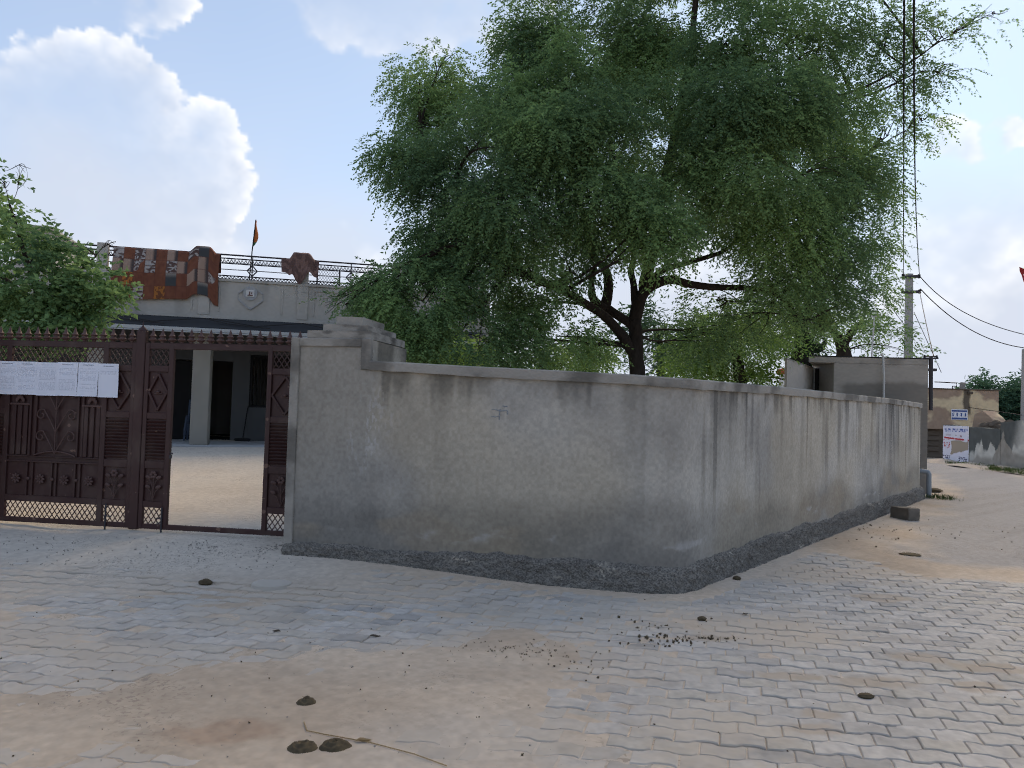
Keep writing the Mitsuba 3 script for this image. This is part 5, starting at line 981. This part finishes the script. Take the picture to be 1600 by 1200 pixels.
scatter('dung_crumbs', 'dark crumbs of dung scattered over the pavers and sand', 'crumbs', A, r.uniform(.003, .011, len(A)) * np.r_[np.full(55, 1.3), np.full(45, 1.1), np.full(26, 1.3), np.full(110, .7), np.full(22, 1.0), np.full(170, .7)], 'dung', 4)
B = np.vstack([np.column_stack([r.uniform(-5.5, -1.9, 300), r.uniform(7.0, 8.2, 300)]), r.normal((-2.6, 7.75), (.4, .2), (380, 2)), np.column_stack([r.uniform(3.0, 8.5, 700), r.uniform(8.3, 12, 700)])])
B = B[(dwall(B[:, 0], B[:, 1]) > .12) & (B[:, 1] < yg(B[:, 0]) + .1)]
D2 = np.column_stack([r.uniform(-3.0, .6, 260), r.uniform(3.3, 5.6, 260)]); scatter('pebbles', 'tiny dark pebbles and grit lying on the sand drift', 'pebbles', D2, r.uniform(.0015, .005, 260), 'stone', 8)
scatter('gravel', 'loose grey stone chips strewn before the gate and along the lane edge', 'gravel', B, r.uniform(.003, .010, len(B)), 'stone', 5)
C = np.column_stack([r.normal(5.0, 1.0, 130), r.normal(11.2, .6, 130)]); C = C[(dwall(C[:, 0], C[:, 1]) > .15)]
scatter('dark_droppings', 'dark droppings scattered on the lane beside the wall', 'droppings', C, r.uniform(.008, .018, len(C)), 'dung', 6)
k = thing('round_stone', 'flat round pale concrete cover set in the paving below the pier', 'cover'); v, f = lathe([(0, .022), (.13, .021), (.165, .015), (.175, -.02)], 28); put(k, (v * [1, 1, 1] + [-2.01, 6.66, float(gz(-2.01, 6.66)[0]) - .003], f), 'cover')
k = thing('dry_stick', 'long thin dry stick lying right of the dung pats', 'stick'); Q = [(-.99, 3.90), (-.95, 3.80), (-.86, 3.765), (-.62, 3.69), (-.40, 3.60), (-.24, 3.49)]; put(k, tube([(x, y, float(gz(x, y)[0]) + .006) for x, y in Q], .0024, 6), 'straw', True)
def leaf(label, x, y, L, deg, mat='straw'):
    k = thing('dry_leaf', label, 'leaf'); a = math.radians(deg); z = float(gz(x, y)[0]) + .004
    def fn(u, v): w = np.sin(np.pi * np.clip(u, .02, .98)) * .3 * L; return np.stack([(u - .5) * L, (v - .5) * w, z + .012 * (v - .5) ** 2 * 4 * np.sin(np.pi * u) + .004 * np.sin(u * 7)], -1)
    (v, f), _ = grid(np.linspace(0, 1, 9), np.linspace(0, 1, 5), fn); put(k, (np.column_stack([v[:, 0] * math.cos(a) - v[:, 1] * math.sin(a) + x, v[:, 0] * math.sin(a) + v[:, 1] * math.cos(a) + y, v[:, 2]]), f), mat, True)
leaf('curled dry leaf on the dry stick beside the dung pats', -.655, 3.71, .085, 15); leaf('dry leaf on the pavers in front of the middle of the wall', -.90, 5.40, .09, 10, 'mud'); leaf('small dry leaf near the dung scatter by the corner', 1.95, 6.3, .08, 40, 'mud'); leaf('dry leaf on the pavers left of the sand patch', -1.6, 5.45, .07, 160, 'mud')
# grass tufts
def blades(P, L, r, c0=(.06, .10, .03), c1=(.14, .17, .06)):
    n = len(P); d = r.normal(0, .45, (n, 3)); d[:, 2] = 1; d /= np.linalg.norm(d, axis=1, keepdims=True); t = r.uniform(0, 1, (n, 1))
    return leaves(P, d, L * r.uniform(.5, 1.3, n), np.full(n, L * .12), r, np.array(c0) * (1 - t) + np.array(c1) * t)
n = 2600; yy = r.uniform(22.5, 30.5, n); xx = np.interp(yy, [22, 26, 30, 32], [16.9, 17.15, 17.4, 17.7]) + r.normal(0, .32, n)
keep = meshkit.fbm(np.column_stack([xx * .6, yy * .35, xx * 0]), 3, 2) > .46
v, f, c = blades(np.column_stack([xx, yy, np.full(n, .02)])[keep], .16, r); solo('grass', (v, f), 'grass', 'low green grass on the verge at the foot of the streaked wall', 'grass', kind='stuff', color=c)
n = 160; c0 = WP[len(WP) - 30] + WN[len(WP) - 30] * .22; v, f, c = blades(np.column_stack([c0[0] + r.normal(.12, .14, n), c0[1] + r.normal(-.15, .14, n), np.full(n, .0)]), .12, r, (.05, .08, .03), (.10, .12, .05)); solo('grass', (v, f), 'grass', 'small tuft of grass at the foot of the drain pipe', 'grass', kind='stuff', color=c)
bank = loft([[[x - .9, y, -.05], [x - .3, y, .05 + .04 * math.sin(y * 2)], [x + .4, y, .12 + .04 * math.sin(y * 3)], [x + 1.0, y, .10], [x + 1.0, y, -.1]] for y, x in zip(np.linspace(20, 32.5, 40), np.interp(np.linspace(20, 32.5, 40), [20, 26, 30, 33], [17.1, 17.35, 17.5, 17.7]))])
solo('verge', bank, 'sand', 'low earth verge below the streaked wall', 'verge', kind='structure', smooth=True, uv=np.zeros((len(bank[0]), 2)))
